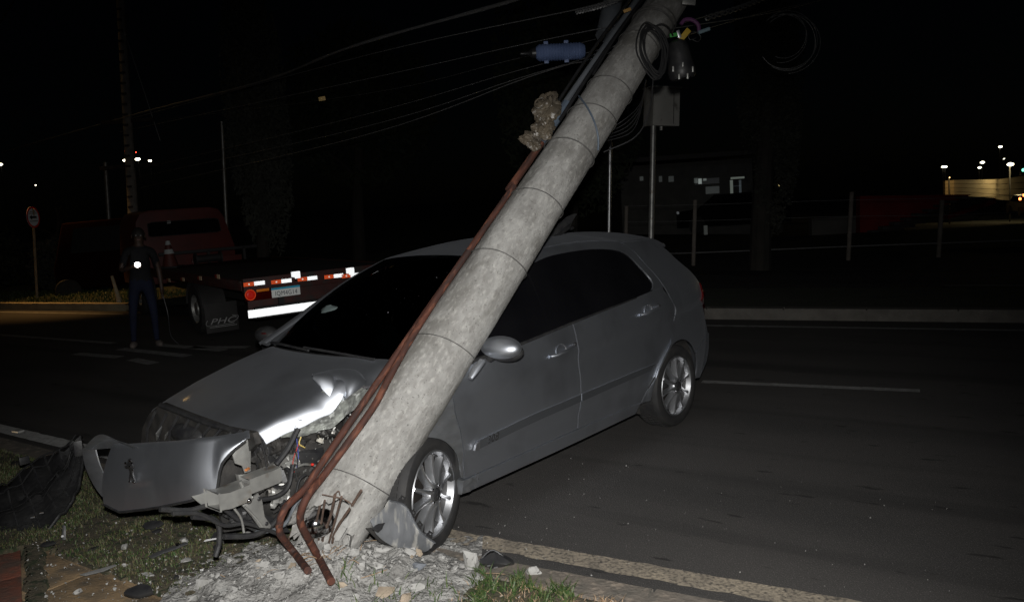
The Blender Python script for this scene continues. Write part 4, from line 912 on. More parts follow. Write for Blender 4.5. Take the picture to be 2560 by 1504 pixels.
def brk(a):     # jagged lower end: short on the left and front, long on the right
    c = math.cos(math.radians(a)); f_ = math.sin(math.radians(a)); ph = (a + 60 + 180) % 360 - 180      # ph: 0 faces the street corner where the photographer stands
    base = np.interp(ph, [-180, -135, -90, -50, -12, 12, 50, 90, 135, 180], [.26, .32, .37, .47, .56, .45, .37, .41, .32, .26])
    return base + .05 * noise.noise(Vector((c * 3.2, f_ * 3.2, 1))) + .035 * noise.noise(Vector((c * 11, f_ * 11, 4)))
V, Fa = [], []; rows = 46; top = s2 + 1.4
for i in range(rows):
    t = i / (rows - 1)
    for k in range(NA):
        a = 360 * k / NA; b0 = brk(a); s = b0 + (top - b0) * t ** 1.25
        r_ = prad(s) + (.004 * noise.noise(Vector((math.cos(math.radians(a)) * 2, math.sin(math.radians(a)) * 2, s * 3)))) - (.012 * (1 + noise.noise(Vector((k * .5, 2, 0)))) if i == 0 else 0)
        V.append((r_ * math.cos(math.radians(a)), r_ * math.sin(math.radians(a)), s))
for i in range(rows - 1):
    for k in range(NA): Fa.append((i * NA + k, i * NA + (k + 1) % NA, (i + 1) * NA + (k + 1) % NA, (i + 1) * NA + k))
m0 = len(V)
for j, (rr, dz) in enumerate([(.82, .03), (.60, .08), (.56, .35), (.5, .8)]):
    for k in range(NA):
        a = 360 * k / NA; s = brk(a) + dz + .045 * noise.noise(Vector((k * .31, j * 2, 9))); r_ = prad(s) * rr * (1 + .08 * noise.noise(Vector((k * .4, j, 2)))); V.append((r_ * math.cos(math.radians(a)), r_ * math.sin(math.radians(a)), s))
prev = list(range(NA))
for j in range(4):
    cur = [m0 + j * NA + k for k in range(NA)]
    for k in range(NA): Fa.append((prev[k], cur[k], cur[(k + 1) % NA], prev[(k + 1) % NA]))
    prev = cur
Fa.append(tuple(prev)); Fa.append(tuple((rows - 1) * NA + k for k in range(NA)))
mk('shaft', (V, Fa), M_conc, pole, smooth=50)
IM = Mp.inverted()
def tol(P): return tuple(IM @ Vector(tuple(map(float, P))))
# ties
def tie(s, r, mat, tilt=0., name='tie_wire', out=.004):
    P = []
    for k in range(49):
        a = 7.5 * k; ss = s + tilt * math.cos(math.radians(a)) * prad(s) + .004 * math.sin(math.radians(3 * a)); q = lp_(ss, a, out + r); P.append(q)
    return mk(name, tube(P, r, 6, cap=False), mat, pole)
for (u, v, r_, tl) in [(905, 1215, .0028, .15), (1125, 885, .0028, .2), (1240, 660, .003, .2), (1330, 505, .003, .2), (1420, 385, .004, .2), (1465, 290, .003, .3), (1500, 215, .003, .2), (1570, 100, .003, .1), (1600, 40, .006, .2), (1606, 30, .004, .25)]:
    tie(s_px(u, v), r_, M_wire, tl)
mk('tie_wire', tube([lp_(s_px(1440, 245) - .02 * k, -150 + 9.5 * k, .010) for k in range(15)], .006, 6), M_blue, pole)
# two rusty service pipes strapped along the pole, bent out at the break
def pipe(name, ang, L, up_s, r, mat):
    P = [tol(dp(u, v, Y)) for u, v, Y in L]; n0 = len(P); b = P[-1]
    sA = b[2]; Q = P + [lp_(s, ang(s), r * 1.05) for s in np.linspace(sA + .12, up_s, 14)]
    return mk(name, tube(spl(Q, 60), r, 14), mat, pole)
g1_ = gnd(770, 1425, .20); g2_ = gnd(828, 1452, .19)
LA = [(770, 1425, g1_[1]), (735, 1380, 3.79), (708, 1345, 3.72), (697, 1320, 3.69), (712, 1270, 3.70)]
LB = [(828, 1452, g2_[1]), (790, 1380, 3.74), (758, 1320, 3.66), (750, 1288, 3.63), (768, 1240, 3.64)]
pA = pipe('rusty_pipe', lambda s: float(np.interp(s, [.4, 1.2, 2.0], [-152, -156, -168])), LA, s_px(1300, 470), .0180, M_rust)
pB = pipe('rusty_pipe', lambda s: float(np.interp(s, [.4, .62, 1.0, 1.4, 1.8], [-130, -123, -117, -138, -154])), LB, s_px(1180, 640), .0185, M_rust)
# upper conduits
def along(name, ang, sa, sb, r, mat, out=0., n=12, seg=10, sag=0.):
    return mk(name, tube([lp_(s, ang, r + out + sag * math.sin(math.pi * (s - sa) / (sb - sa))) for s in np.linspace(sa, sb, n)], r, seg), mat, pole)
along('rusty_pipe', 186, s_px(1290, 480), s_px(1390, 350), .022, M_rust, .012)
along('blue_sleeve', 188, s_px(1365, 355), s_px(1440, 265), .030, M_blue, .012)
along('upper_conduit', 186, s_px(1430, 270), s_px(1640, -40), .020, M_pvc, .036)
along('black_lead', 196, s_px(1400, 300), s_px(1640, -40), .012, M_cable, .006, sag=.015)
along('black_lead', 203, s_px(1480, 190), s_px(1640, -40), .008, M_cable, .002, sag=.02)
along('thin_conduit', 180, s_px(1400, 320), s_px(1640, -40), .010, M_cable, .085, sag=.02)
# crumpled tan wrapping round the pipe mouth
def crumple(name, C, s, sd, mat, parent):
    V, Fa = lathe([(max(1e-3, math.sin(a)), -math.cos(a)) for a in np.linspace(0, math.pi, 40)], 56); W = []
    for v in V:
        q = Vector(v); f_ = 1 + .45 * noise.noise(q * 1.6 + Vector((sd, 0, 0))) - .05 * abs(noise.noise(q * 8 + Vector((sd, 1, 3)))) - .42 * abs(noise.noise(q * 3.5 + Vector((sd, 3, 0)))); W.append((C[0] + q.x * s[0] * f_, C[1] + q.y * s[1] * f_, C[2] + q.z * s[2] * f_))
    return mk(name, (W, Fa), mat, parent, smooth=30)
def at_side(u, v, Y): return tol(dp(u, v, Y))
wr = crumple('tan_wrapping', at_side(1368, 268, 5.0), (.085, .06, .105), 1, M_tan, pole)
crumple('tan_wrapping', at_side(1356, 322, 4.98), (.080, .05, .080), 3, M_tan, pole)
crumple('tan_wrapping', at_side(1328, 350, 4.9), (.072, .05, .055), 6, M_tan, pole)
mk('wrap_ring', tube([(np.array(at_side(1350, 258, 4.93)) + np.array([.028 * math.cos(a), 0, .040 * math.sin(a)])) for a in np.linspace(0, 6.28, 20)], .005, 6, cap=False), M_tan, wr)
for (u, v, Y, sz, ry) in [(858, 1318, 3.84, (.06, .04, .17), .10), (880, 1338, 3.86, (.06, .045, .15), .05), (905, 1318, 3.88, (.07, .05, .16), -.05), (838, 1362, 3.95, (.09, .05, .09), .3), (765, 1262, 3.80, (.05, .03, .07), .1), (868, 1375, 3.94, (.08, .06, .07), .2)]:
    o = mk('broken_slab', rock(int(u), sz, 16), M_rub, pole, smooth=25); o.matrix_local = Matrix.Translation(tol(dp(u, v, Y))) @ Matrix.Rotation(rnd.uniform(-.3, .3), 4, 'Z') @ Matrix.Rotation(rnd.uniform(-.12, .12), 4, 'Y')
# rebars splayed from the break
for i, L in enumerate([[(800, 1262, 3.82), (790, 1310, 3.83), (778, 1375, 3.85)], [(812, 1250, 3.80), (804, 1300, 3.82), (797, 1340, 3.86), (800, 1395, 3.9)], [(838, 1235, 3.79), (826, 1290, 3.78), (806, 1350, 3.80), (810, 1400, 3.84)],
                       [(854, 1240, 3.79), (838, 1300, 3.78), (818, 1370, 3.80), (806, 1402, 3.84)], [(903, 1225, 3.84), (878, 1265, 3.80), (842, 1320, 3.76), (830, 1365, 3.76), (838, 1420, 3.78), (862, 1452, 3.80)],
                       [(902, 1300, 3.86), (880, 1320, 3.84), (862, 1350, 3.84), (852, 1382, 3.9)], [(890, 1312, 3.87), (872, 1340, 3.86), (860, 1378, 3.92)], [(740, 1305, 3.9), (728, 1330, 3.9), (720, 1352, 3.92)]]):
    mk('rebar', tube(spl([tol(dp(q[0], q[1], 3.655 + (q[1] - 1235) / 165 * .31 + (.04 if i >= 5 else 0) + (.05 if i == 7 else 0))) for q in L], 26), [(.0072 if i in (2, 4, 5) else .0056) * (1 + .12 * math.sin(k * 2.2)) for k in range(26)], 7), M_rebar, pole)
mk('rebar', tube(spl([tol(dp(*q)) for q in [(805, 1235, 3.65), (830, 1240, 3.645), (858, 1246, 3.645), (884, 1262, 3.66)]], 14), .003, 6), M_rebar, pole)
mk('rebar', tube(spl([tol(dp(*q)) for q in [(834, 1238, 3.64), (846, 1226, 3.64), (850, 1236, 3.64)]], 10), .003, 6), M_rebar, pole)

# ------------------------------------------------------------------ cables, closures, coils at the top
topP = PB + AX * (s2 + .9)
def wirepts(L, n=40): return spl([dp(*q) for q in L], n)
WL = [([(-60, 400, 26), (330, 288, 20), (640, 208, 14), (870, 120, 10), (1262, 8, 7.5), (1500, -70, 6)], .016, 'thick twisted'),
      ([(330, 296, 20), (700, 196, 13), (1000, 118, 9), (1500, 12, 6.2), (1640, -22, 5.6)], .0045, 'straight upper'),
      ([(300, 330, 22), (860, 210, 11), (1290, 115, 7.5), (1560, 60, 6)], .004, 'second straight'),
      ([(350, 470, 22), (860, 352, 12), (1330, 190, 7.6), (1475, 150, 6.4), (1600, 100, 5.8)], .005, 'lower taut'),
      ([(350, 442, 22), (860, 330, 12), (1300, 195, 8), (1485, 138, 6.4), (1600, 80, 5.8)], .004, 'lower second'),
      ([(360, 420, 22), (860, 300, 12), (1290, 178, 8), (1560, 110, 6)], .0035, 'faint middle'),
      ([(400, 300, 24), (880, 240, 14), (1280, 150, 9), (1560, 80, 7)], .003, 'faint upper'),
      ([(-20, 90, 30), (42, -10, 26)], .03, 'thick corner'),
      ([(1660, 75, 5.7), (1940, 30, 8), (2090, -10, 10)], .0045, 'right upper'),
      ([(1700, 60, 5.8), (1830, 22, 7), (1960, -12, 8.5)], .004, 'right second'),
      ([(1700, 95, 5.8), (1800, 62, 7), (1925, 28, 8.5), (2080, -4, 10)], .004, 'right lower')]
wl = ['thick twisted telephone cable sagging from the leaning pole to the far left', 'thin bright cable running straight below the thick twisted cable', 'faint cable passing just over the yellow tag', 'lowest taut cable on the left of the leaning pole', 'taut cable just above the lowest one', 'thin cable passing behind the ribbed blue closure',
      'thin faint cable above the ribbed blue closure', 'thick cable crossing the extreme top left corner', 'cable leaving the pole top towards the upper right', 'short cable beside the twisted strands at the upper right', 'lowest cable right of the pole, ending above the big wire coil']
for (L, r_, _n2), lb in zip(WL, wl):
    o = mk('overhead_cable', tube(wirepts(L, 50), [r_ * (1 + .2 * math.sin(i * 1.7)) for i in range(50)] if r_ == .016 else r_, 6), M_alu if r_ < .01 else M_cable if False else M_alu); tag(o, lb, 'cable', 'overhead cables')
def strands(L, n, r, lab):
    C = np.array(wirepts(L, 60)); S = []
    for k in range(n):
        S.append(tube([C[i] + np.array([0, math.cos(i * .7 + k * 6.28 / n) * .018, math.sin(i * .7 + k * 6.28 / n) * .018]) for i in range(60)], r, 6))
    o = mk('twisted_cable', join(*S), M_alu); tag(o, lab, 'cable', 'overhead cables')
strands([(1440, 30, 6.6), (1510, 12, 6.3), (1600, -25, 6.0)], 3, .007, 'bundle of twisted aluminium strands left of the upright pole top')
strands([(1765, 46, 6.5), (1870, 12, 7.3), (1990, -40, 8.5)], 3, .007, 'bundle of twisted aluminium strands upper right of the leaning pole')
# second pole behind the top, hanging closure
def cyl(a, b, ra, rb, n=20): return tube([a, tuple((np.array(a) + np.array(b)) / 2), b], [ra, (ra + rb) / 2, rb], n)
o = mk('pole_stub', cyl(dp(1513, 92, 6.4), dp(1545, -60, 6.6), .075, .075), M_pvc); tag(o, 'grey upright tube ending in mid-air behind the leaning pole top', 'tube')
a_, b_ = dp(1340, 133, 6.6), dp(1462, 127, 6.6); ax_ = (b_ - a_) / np.linalg.norm(b_ - a_); Lc = np.linalg.norm(b_ - a_)
Mc = frame(a_, (ax_[0], ax_[1], ax_[2]), (0, 0, 1))
cl = thing('splice_closure', 'ribbed blue cylindrical closure hanging on the cables left of the leaning pole', 'cable closure', mw=Mc)
prof = [(.001, 0), (.045, 0), (.055, .01)] + [(.062 + (.006 if k % 2 else 0), .02 + (Lc - .05) * k / 30) for k in range(31)] + [(.058, Lc - .02), (.045, Lc), (.001, Lc + .005)]
mk('shell', tf(lathe(prof, 24), Matrix.Rotation(math.radians(90), 4, 'Y')), M_closure, cl)
mk('end_cap', tf(lathe([(.001, -.13), (.012, -.12), (.016, -.06), (.04, -.03), (.042, 0.01)], 20), Matrix.Rotation(math.radians(90), 4, 'Y')), M_cable, cl)
for x_ in (.08, .24):
    for s_ in (1, -1): mk('clamp', box((x_, s_ * .072, 0), (.035, .026, .03)), M_closure, cl, bevel=.003)
# black dome closure and coiled cable on the pole's right
C0 = dp(1700, 152, 5.35); Md = frame(C0, (RT[0], RT[1], RT[2]), (0, 0, 1))
dm = thing('dome_closure', 'black dome closure hanging under the wires at the pole top', 'cable closure', mw=Matrix.Translation(tuple(C0)))
mk('dome', tf(lathe([(.001, .135), (.03, .13), (.055, .115), (.070, .08), (.074, .02), (.082, -.03), (.088, -.06), (.085, -.10), (.075, -.115), (.001, -.118)], 28), Matrix.Rotation(-.12, 4, 'Y')), M_black, dm)
for x_, z_ in ((-.07, -.06), (.068, -.07), (-.03, -.11), (.03, -.11), (.0, -.04)): mk('latch', tf(box((0, -.078, 0), (.010, .014, .035), None), Matrix.Translation((x_ * .9, 0, z_))), M_steel, dm, bevel=.002)
cc = thing('cable_coil', 'oval coil of black cable hung against the leaning pole', 'cable coil', mw=Matrix.Translation(tuple(dp(1632, 130, 5.2))))
for k in range(9):
    P = []
    for a in np.linspace(0, 2 * math.pi, 34):
        rx, rz = (.055 + .004 * k) * (1 + .12 * math.sin(2 * a + k)), (.125 + .006 * k) * (1 + .04 * math.sin(a * 3 + k)); x_ = rx * math.cos(a) * (1 - .25 * (math.sin(a) < 0) * -math.sin(a)) - .02 * math.sin(a); P.append((x_ + .010 * math.sin(k * 2.1), -.03 + .008 * (k % 4), rz * math.sin(a) + .006 * math.cos(k)))
    mk('loop', tube(P, .0055, 6, cap=False), M_cable, cc)
mk('tail', tube(spl([(-.02, 0, .13), (.05, -.02, .16), (.10, -.01, .14), (.14, .05, .10)], 16), .005, 6), M_cable, cc)
mk('tail', tube(spl([(.0, -.0, -.14), (-.02, .1, -.35), (-.10, .2, -.5), (-.30, .3, -.58)], 20), .005, 6), M_cable, cc)
dl = ['topmost', 'second from the top', 'middle', 'second lowest', 'lowest']
for k in range(5):
    o = mk('drooping_cable', tube(wirepts([(1615, 200, 5.4), (1600, 260 + 6 * k, 5.6), (1560 + 4 * k, 300 + 8 * k, 5.7), (1515, 325 + 7 * k, 5.7), (1490, 322 + 9 * k, 5.6)], 24), .0035, 6), M_cable); tag(o, dl[k] + ' of five black cables drooping behind the leaning pole', 'cable', 'cables drooping behind the pole')
for nm, L, r_, m_, lb, ct in [('purple_tube', [(1702, 62, 5.4), (1712, 50, 5.4), (1730, 50, 5.4), (1745, 62, 5.4), (1748, 80, 5.4)], .013, pm('purple_plastic', (.13, .04, .13), (.10, .03, .10)), 'purple plastic tube bent over at the pole top', 'tube'),
                              ('pale_rod', [(1746, 82, 5.35), (1774, 72, 5.35)], .012, pm('pale_blue_rod', (.18, .26, .30), (.14, .20, .24)), 'short pale blue rod sticking out beside the purple tube', 'rod'),
                              ('coiled_lead', [(1740, 95, 5.4), (1725, 100, 5.4), (1722, 85, 5.4), (1738, 80, 5.4), (1752, 92, 5.4), (1745, 105, 5.4), (1730, 98, 5.4)], .003, M_cable, 'small tangle of thin leads below the purple tube', 'cable')]:
    o = mk(nm, tube(spl([dp(*q) for q in L], 20), r_, 8), m_); tag(o, lb, ct)
for nm, u, v, s_, rot, m_, lb, ct in [('yellow_tag', 1712, 87, (.035, .006, .085), -.75, pm('yellow_tag', (.55, .36, .03), (.42, .28, .03)), 'yellow cable tag beside the black dome at the pole top', 'tag'),
                                      ('green_clip', 1684, 88, (.05, .01, .024), .1, pm('green_clip', (.04, .32, .05)), 'small green clip between the pole and the yellow tag', 'clip'),
                                      ('silver_bolt', 1697, 86, (.02, .02, .05), .3, M_alloy, 'shiny bolt between the green clip and the yellow tag', 'bolt'),
                                      ('white_bracket', 1722, 6, (.085, .02, .035), -.15, M_steel, 'pale metal bracket at the very top right of the leaning pole', 'bracket'),
                                      ('orange_tag', 1568, 26, (.05, .006, .02), .3, pm('orange_tag', (.42, .24, .06)), 'orange tag between the grey tube and the leaning pole top', 'tag')]:
    o = mk(nm, box((0, 0, 0), s_, Matrix.Rotation(-rot, 4, 'Y')), m_, bevel=.003); o.location = dp(u, v, 5.35); tag(o, lb, ct)
o = mk('cable_tag', box((0, 0, 0), (.085, .006, .05), Matrix.Rotation(-.12, 4, 'Y')), pm('ochre_tag', (.62, .42, .16), (.52, .36, .13)), bevel=.003); o.location = dp(805, 247, 10.3); tag(o, 'small yellow tag hanging alone on the cables in the dark sky', 'tag')
wc2 = thing('wire_coil', 'large loose coil of thin wire hanging in the upper right', 'cable coil', mw=Matrix.Translation(tuple(dp(1970, 105, 8.5))))
for k in range(6):
    r_ = [.30, .285, .29, .23, .25, .31][k]; mk('loop', tube([(r_ * math.cos(a) + .02 * math.sin(k * 3) + (-.05 if k in (3, 4) else 0), .02 * math.sin(a * 2 + k), r_ * (.95) * math.sin(a) + .02 * math.cos(k * 2) + (.04 if k in (3, 4) else 0)) for a in np.linspace(-2.6 + .2 * k, 2.4 - .1 * k, 40)], .0035, 5), M_alu, wc2)

# ------------------------------------------------------------------ control box on its post, second post
def gpost(name, base, top_h, r, mat, label, cat, group=None, r2=None, n=8):
    o = mk(name, tube([base, Vector(base) + GR * top_h * .5, Vector(base) + GR * top_h], [r, (r + (r2 or r)) / 2, r2 or r], 14), mat); return tag(o, label, cat, group)
def at_y(u, Y, z0=0.):     # foot on the ground below a pixel column at depth Y
    lo, hi = 400, 3000
    for _ in range(40):
        m_ = (lo + hi) / 2
        if dp(u, m_, Y)[2] > z0: lo = m_
        else: hi = m_
    return dp(u, lo, Y)
bc = dp(1660, 268, 12.6); sc_b = 12.6 / F
bx_ = thing('control_box', 'pale grey sheet metal control box on a slim post behind the car', 'control box', mw=Matrix.Translation(tuple(at_y(1624, 12.6))) @ Matrix.Rotation(-math.atan2(GR.x, GR.z) * -1, 4, 'Y'))
bI = bx_.matrix_world.inverted()
def bt(P): return bI @ Vector(tuple(map(float, P)))
M_box = pm('box_grey', (.42, .41, .38), (.34, .335, .31), scale=3, rough=.6, bump=.0008, c3=(.16, .15, .13), s3=7, r3=(.6, .75))
pc_ = bt(dp(1657, 268, 12.6)); 
mk('post', tube([(0, 0, 0), (0, 0, pc_.z * .5), (0.0, 0, pc_.z - .25)], .045, 14), M_steel, bx_)
mk('cabinet', tf(box((0, 0, 0), (.46, .30, .56), Matrix.Rotation(.35, 4, 'Z')), Matrix.Translation((pc_.x, pc_.y + .1, pc_.z))), M_box, bx_, bevel=.008)
mk('lid', tf(box((0, 0, 0), (.50, .34, .03), Matrix.Rotation(.35, 4, 'Z')), Matrix.Translation((pc_.x, pc_.y + .1, pc_.z + .29))), M_box, bx_, bevel=.006)
dsh = Matrix.Translation((pc_.x, pc_.y + .1, pc_.z)) @ Matrix.Rotation(.35, 4, 'Z')
mk('door_panel', tf(box((-.05, -.153, 0), (.31, .008, .50)), dsh), M_box, bx_, bevel=.002)
mk('hinge', tf(box((.12, -.158, 0), (.012, .012, .50)), dsh), M_steel, bx_)
mk('cable_gland', tf(tube([(.0, 0, -.28), (0, 0, -.34)], .03, 8), dsh), M_steel, bx_)
fb = at_y(1520, 14.0); gpost('sign_post', fb, 3.1, .032, pm('bright_galvanised', (.55, .56, .57), (.45, .45, .46), scale=12, rough=.35, metal=.7), 'shiny slim round metal post behind the car roof, just right of the leaning pole', 'post')
fb = at_y(573, 21); gpost('lamp_post', fb, 4.2, .05, M_steel, 'slim round metal post standing behind the red tow truck cab', 'post', r2=.04)
# left: tall ribbed concrete pole with step notches
b0 = Vector(tuple(at_y(345, 20.5))); P = [b0 + GR * t for t in np.linspace(0, 9.5, 60)]
tp = thing('far_utility_pole', 'tall thin grey concrete utility pole behind the left side of the tow truck cab', 'utility pole', tuple(b0))
def loc(o, VF): M_ = Matrix.Translation(o.location).inverted(); return tf(VF, M_)
mk('shaft', loc(tp, tube(P, np.linspace(.135, .08, 60), 12)), pm('far_pole_concrete', (.26, .24, .21), (.17, .16, .145), scale=7, rough=.95, bump=.01, bscale=12), tp)
for k in range(34): mk('step_notch', loc(tp, box(tuple(b0 + GR * (.7 + .25 * k) + Vector((0, -.13 + .0012 * k, 0))), (.11, .05, .05))), M_blackm, tp)
for zz, wd in ((4.3, 1.3), (3.2, 1.5)): mk('crossarm', loc(tp, box(tuple(b0 + GR * zz), (wd, .08, .09))), M_blackm, tp)
mk('stay_wire', loc(tp, tube([b0 + GR * 6.6, b0 + Vector((.9, .3, 3.8))], .01, 5)), M_alu, tp)
gpost('far_pole', at_y(283, 24), 3.6, .06, M_steel, 'faint thin pole left of the tow truck cab', 'post')

# road sign
sb = Vector((*gnd(95, 762)[:2], .13)); ctr = dp(83, 543, 19.2)
sg = thing('road_sign', 'round red-rimmed road sign with a black left arrow on a thin post, far left', 'road sign', tuple(sb))
sc_ = Vector(tuple(ctr)) - sb
mk('post', tube([(0, 0, 0), sc_ * .5, sc_ + Vector((0, .03, .2))], .028, 10), pm('sign_post_paint', (.40, .33, .22), (.30, .24, .16), rough=.7), sg)
Ms = Matrix.Translation(sc_) @ Matrix.Rotation(math.radians(-60), 4, 'Z') @ Matrix.Rotation(math.radians(90), 4, 'X')
Ms = Matrix.Translation(sc_) @ Matrix.Rotation(math.radians(88), 4, 'Z') @ Matrix.Rotation(math.radians(90), 4, 'X')
mk('disc', tf(lathe([(.001, 0), (.25, 0), (.25, -.004), (.001, -.004)], 40), Ms), M_white_s, sg)
mk('rim', tf(lathe([(.205, .003), (.25, .003), (.25, .001), (.205, .001)], 40), Ms), M_red_s, sg)
M_inkb = pm('black_ink', (.01, .01, .01), rough=.6)
mk('arrow', tf(prism([(-.14, 0), (-.06, .06), (-.06, .022), (.12, .022), (.12, -.022), (-.06, -.022), (-.06, -.06)], .004), Ms @ Matrix.Translation((0, .0, .003))), M_inkb, sg)
for y_, w_ in ((.13, .11), (.09, .15), (-.09, .16)): mk('text_line', tf(box((0, y_, .004), (w_ * 2, .014, .002)), Ms), M_inkb, sg)
# white bollard stub at the kerb end
bo = gnd(302, 772, .0); o = tag(mk('bollard', tube(spl([(bo[0], bo[1], 0), (bo[0] - .03, bo[1], .3), (bo[0] - .10, bo[1], .72)], 8), [.075, .065, .055, .045, .04, .036, .034, .03], 12), pm('bollard_paint', (.5, .42, .28), (.4, .33, .2), rough=.8)), 'short pale marker stake at the end of the lit kerb', 'stake')
# lamp that lights the left kerb: a real street lamp just outside the frame
slb = lf(-2.2, .6, .1)
stl = thing('street_lamp', 'sodium street lamp over the far left kerb', 'street lamp', slb)
mk('post', tube(spl([(0, 0, 0), (0, 0, 3.5), (0, 0, 6.2), (.4, -.1, 6.9), (1.5, -.5, 7.0)], 30), .06, 10), M_steel, stl)
mk('lamp_head', tf(ball((0, 0, 0), (.12, .34, .07), 10), Matrix.Translation((1.6, -.6, 6.98))), M_steel, stl)
mk('lamp_glass', tf(box((0, 0, 0), (.16, .40, .02)), Matrix.Translation((1.6, -.6, 6.90))), emit('sodium_glow', (1, .62, .22), 25), stl)
ll = bpy.data.lights.new('street_lamp_light', 'SPOT'); ll.energy = 1100; ll.color = (1, .52, .16); ll.spot_size = math.radians(44); ll.spot_blend = .9; ll.shadow_soft_size = .15
lo_ = bpy.data.objects.new('street_lamp_light', ll); lo_.location = (1.6, -.6, 6.80); lo_.rotation_euler = (Vector(lf(2.0, .9, 0)) - Vector(slb) - lo_.location).to_track_quat('-Z', 'Y').to_euler(); lo_.parent = stl; COL.objects.link(lo_)
# shrubs behind the left kerb and big dim trees
def leaf_cloud(name, C, R_, n, size, mat, sd, parent=None, hollow=.35):
    r = random.Random(sd); V, Fa = [], []
    C = Vector(C)
    for _ in range(n):
        for _t in range(20):
            q = Vector((r.uniform(-1, 1), r.uniform(-1, 1), r.uniform(-1, 1))); l_ = q.length
            if l_ > 1 or l_ < hollow: continue
            if noise.noise(q * 2.4 + Vector((sd, 0, 0))) > -.05 - (.3 * (1 - l_)): break
        p = C + Vector((q.x * R_[0], q.y * R_[1], q.z * R_[2])); a = Vector((r.gauss(0, 1), r.gauss(0, 1), r.gauss(0, 1))).normalized(); b = a.orthogonal().normalized(); s = size * r.uniform(.6, 1.3); k = len(V)
        V += [p - a * s, p + b * s * .45, p + a * s, p - b * s * .45]; Fa.append((k, k + 1, k + 2, k + 3))
    return mk(name, (V, Fa), mat, parent, smooth=0)
M_lf = pm('dark_foliage', (.028, .034, .018), (.02, .026, .014), scale=1.5, rough=.7)
M_lf2 = pm('grey_foliage', (.055, .056, .044), (.035, .038, .028), scale=1.5, rough=.8)
M_bark = pm('bark', (.035, .031, .025), (.022, .02, .016), scale=8, rough=.95, bump=.02, bscale=14, stretch=(1, 1, .3))
def tree(base, h, crown, n, sd, label, mat, size=.10, trunk=.16, zc=None, grp='trees across the road'):
    t = thing('tree', label, 'tree', tuple(base), group=grp)
    zc = zc or h * .6; P = [Vector((.15 * math.sin(k * .9 + sd), .1 * math.cos(k + sd), 0)) * (k / 8) + GR * (h * .8 * k / 8) for k in range(9)]
    mk('trunk', tube(P, np.linspace(trunk, trunk * .3, 9), 10), M_bark, t)
    r = random.Random(sd)
    for k in range(6):
        p = P[3 + k % 5]; a = r.uniform(0, 6.28); e = p + Vector((math.cos(a) * crown[0] * .6, math.sin(a) * crown[1] * .6, crown[2] * .35))
        mk('limb', tube(spl([p, (p + e) / 2 + Vector((0, 0, .1)), e], 8), np.linspace(trunk * .4, trunk * .1, 8), 6), M_bark, t)
    leaf_cloud('crown', Vector((GR.x * zc, 0, zc)), crown, n, size, mat, sd, t, .15)
    return t
tree(at_y(1900, 15.2, .15), 9.5, (.62, .6, 3.6), 16000, 11, 'tall narrow columnar tree right of the car, far side of the road', M_lf2, .05, .2, zc=4.2)
tree(at_y(1420, 17), 8, (1.6, 1.5, 3.0), 9000, 12, 'dim tree behind the leaning pole', M_lf, .08, .2, zc=4.2)
tree(at_y(660, 19), 8, (.75, .8, 3.4), 10000, 13, 'dim narrow tree between the slim post and the yellow tag', M_lf2, .06, .16, zc=4.0)
tree(at_y(150, 22.5), 3, (.75, .8, .8), 4000, 14, 'low bush behind the lit kerb right of the road sign', M_lf2, .06, .08, zc=.8, grp='bushes behind the far left kerb')
tree(at_y(-40, 24), 3.4, (1.2, 1.0, 1.1), 3000, 15, 'low bush cut by the left edge of the frame', M_lf, .07, .08, zc=1.1, grp='bushes behind the far left kerb')
tree(at_y(900, 26), 9, (2.6, 2, 2.6), 7000, 16, 'broad dim tree beyond the tow truck bed', M_lf, .12, .22, zc=5)

# fence across the road
M_fp = pm('fence_post_concrete', (.26, .23, .20), (.18, .16, .14), scale=5, rough=.9)
fp = []
def fbase(u, v, Y): p = dp(u, v, Y); return p
fl_lab = ['fence post right of the car tail, left of the columnar tree', 'middle concrete fence post right of the columnar tree', 'faint fence post below the dark red ramp', 'thin fence post just right of the shiny slim post']
fpos = [(1731, 668, 18.0, 500), (2118, 655, 16.9, 480), (2343, 650, 16.3, 500), (1562, 640, 19.0, 515)]
for (u, v, Y, vt), lb in zip(fpos, fl_lab):
    b = dp(u, v, Y); h = dp(u, vt, Y)[2] - b[2]; o = gpost('fence_post', (b[0], b[1], b[2] - .3), h + .3, .045, M_fp, lb, 'fence post', 'posts of the wire fence across the road')
for j, (va, vb) in enumerate([(640, 600), (560, 530), (520, 488)]):
    o = mk('fence_wire', tube(spl([dp(1560, va - 5, 19), dp(1731, va - 8, 18), dp(2118, (va + vb) / 2 - 4, 16.9), dp(2343, vb + 8, 16.3), dp(2620, vb - 2, 15.6)], 40), .014 if j == 0 else .005, 5), M_alu); tag(o, ['thick pale bottom wire of the fence across the road', 'middle wire of the fence across the road', 'top wire of the fence across the road'][j], 'fence wire', 'wires of the fence across the road')

# ------------------------------------------------------------------ far buildings and lights
M_wallf = pm('far_wall_paint', (.22, .21, .19), (.17, .165, .15), scale=2, rough=.9)
def xyz_box(name, u0, v0, u1, v1, Y, dpt, mat, parent=None, bev=0):
    a, b = dp(u0, v1, Y), dp(u1, v0, Y); return mk(name, box(((a[0] + b[0]) / 2, Y + dpt / 2, (a[2] + b[2]) / 2), (abs(b[0] - a[0]), dpt, abs(b[2] - a[2]))), mat, parent, bevel=bev)
bl_ = thing('workshop_building', 'low dark building across the road with a row of dim lit windows', 'building', tuple(at_y(1700, 40)))
def in_par(o, par): o.parent = par; o.matrix_parent_inverse = par.matrix_world.inverted() if False else Matrix.Translation(par.location).inverted(); return o
in_par(xyz_box('wall', 1560, 395, 1880, 640, 40, 6, M_wallf), bl_)
in_par(xyz_box('roof', 1545, 385, 1895, 397, 39.6, 6.8, pm('far_roof', (.12, .11, .10))), bl_)
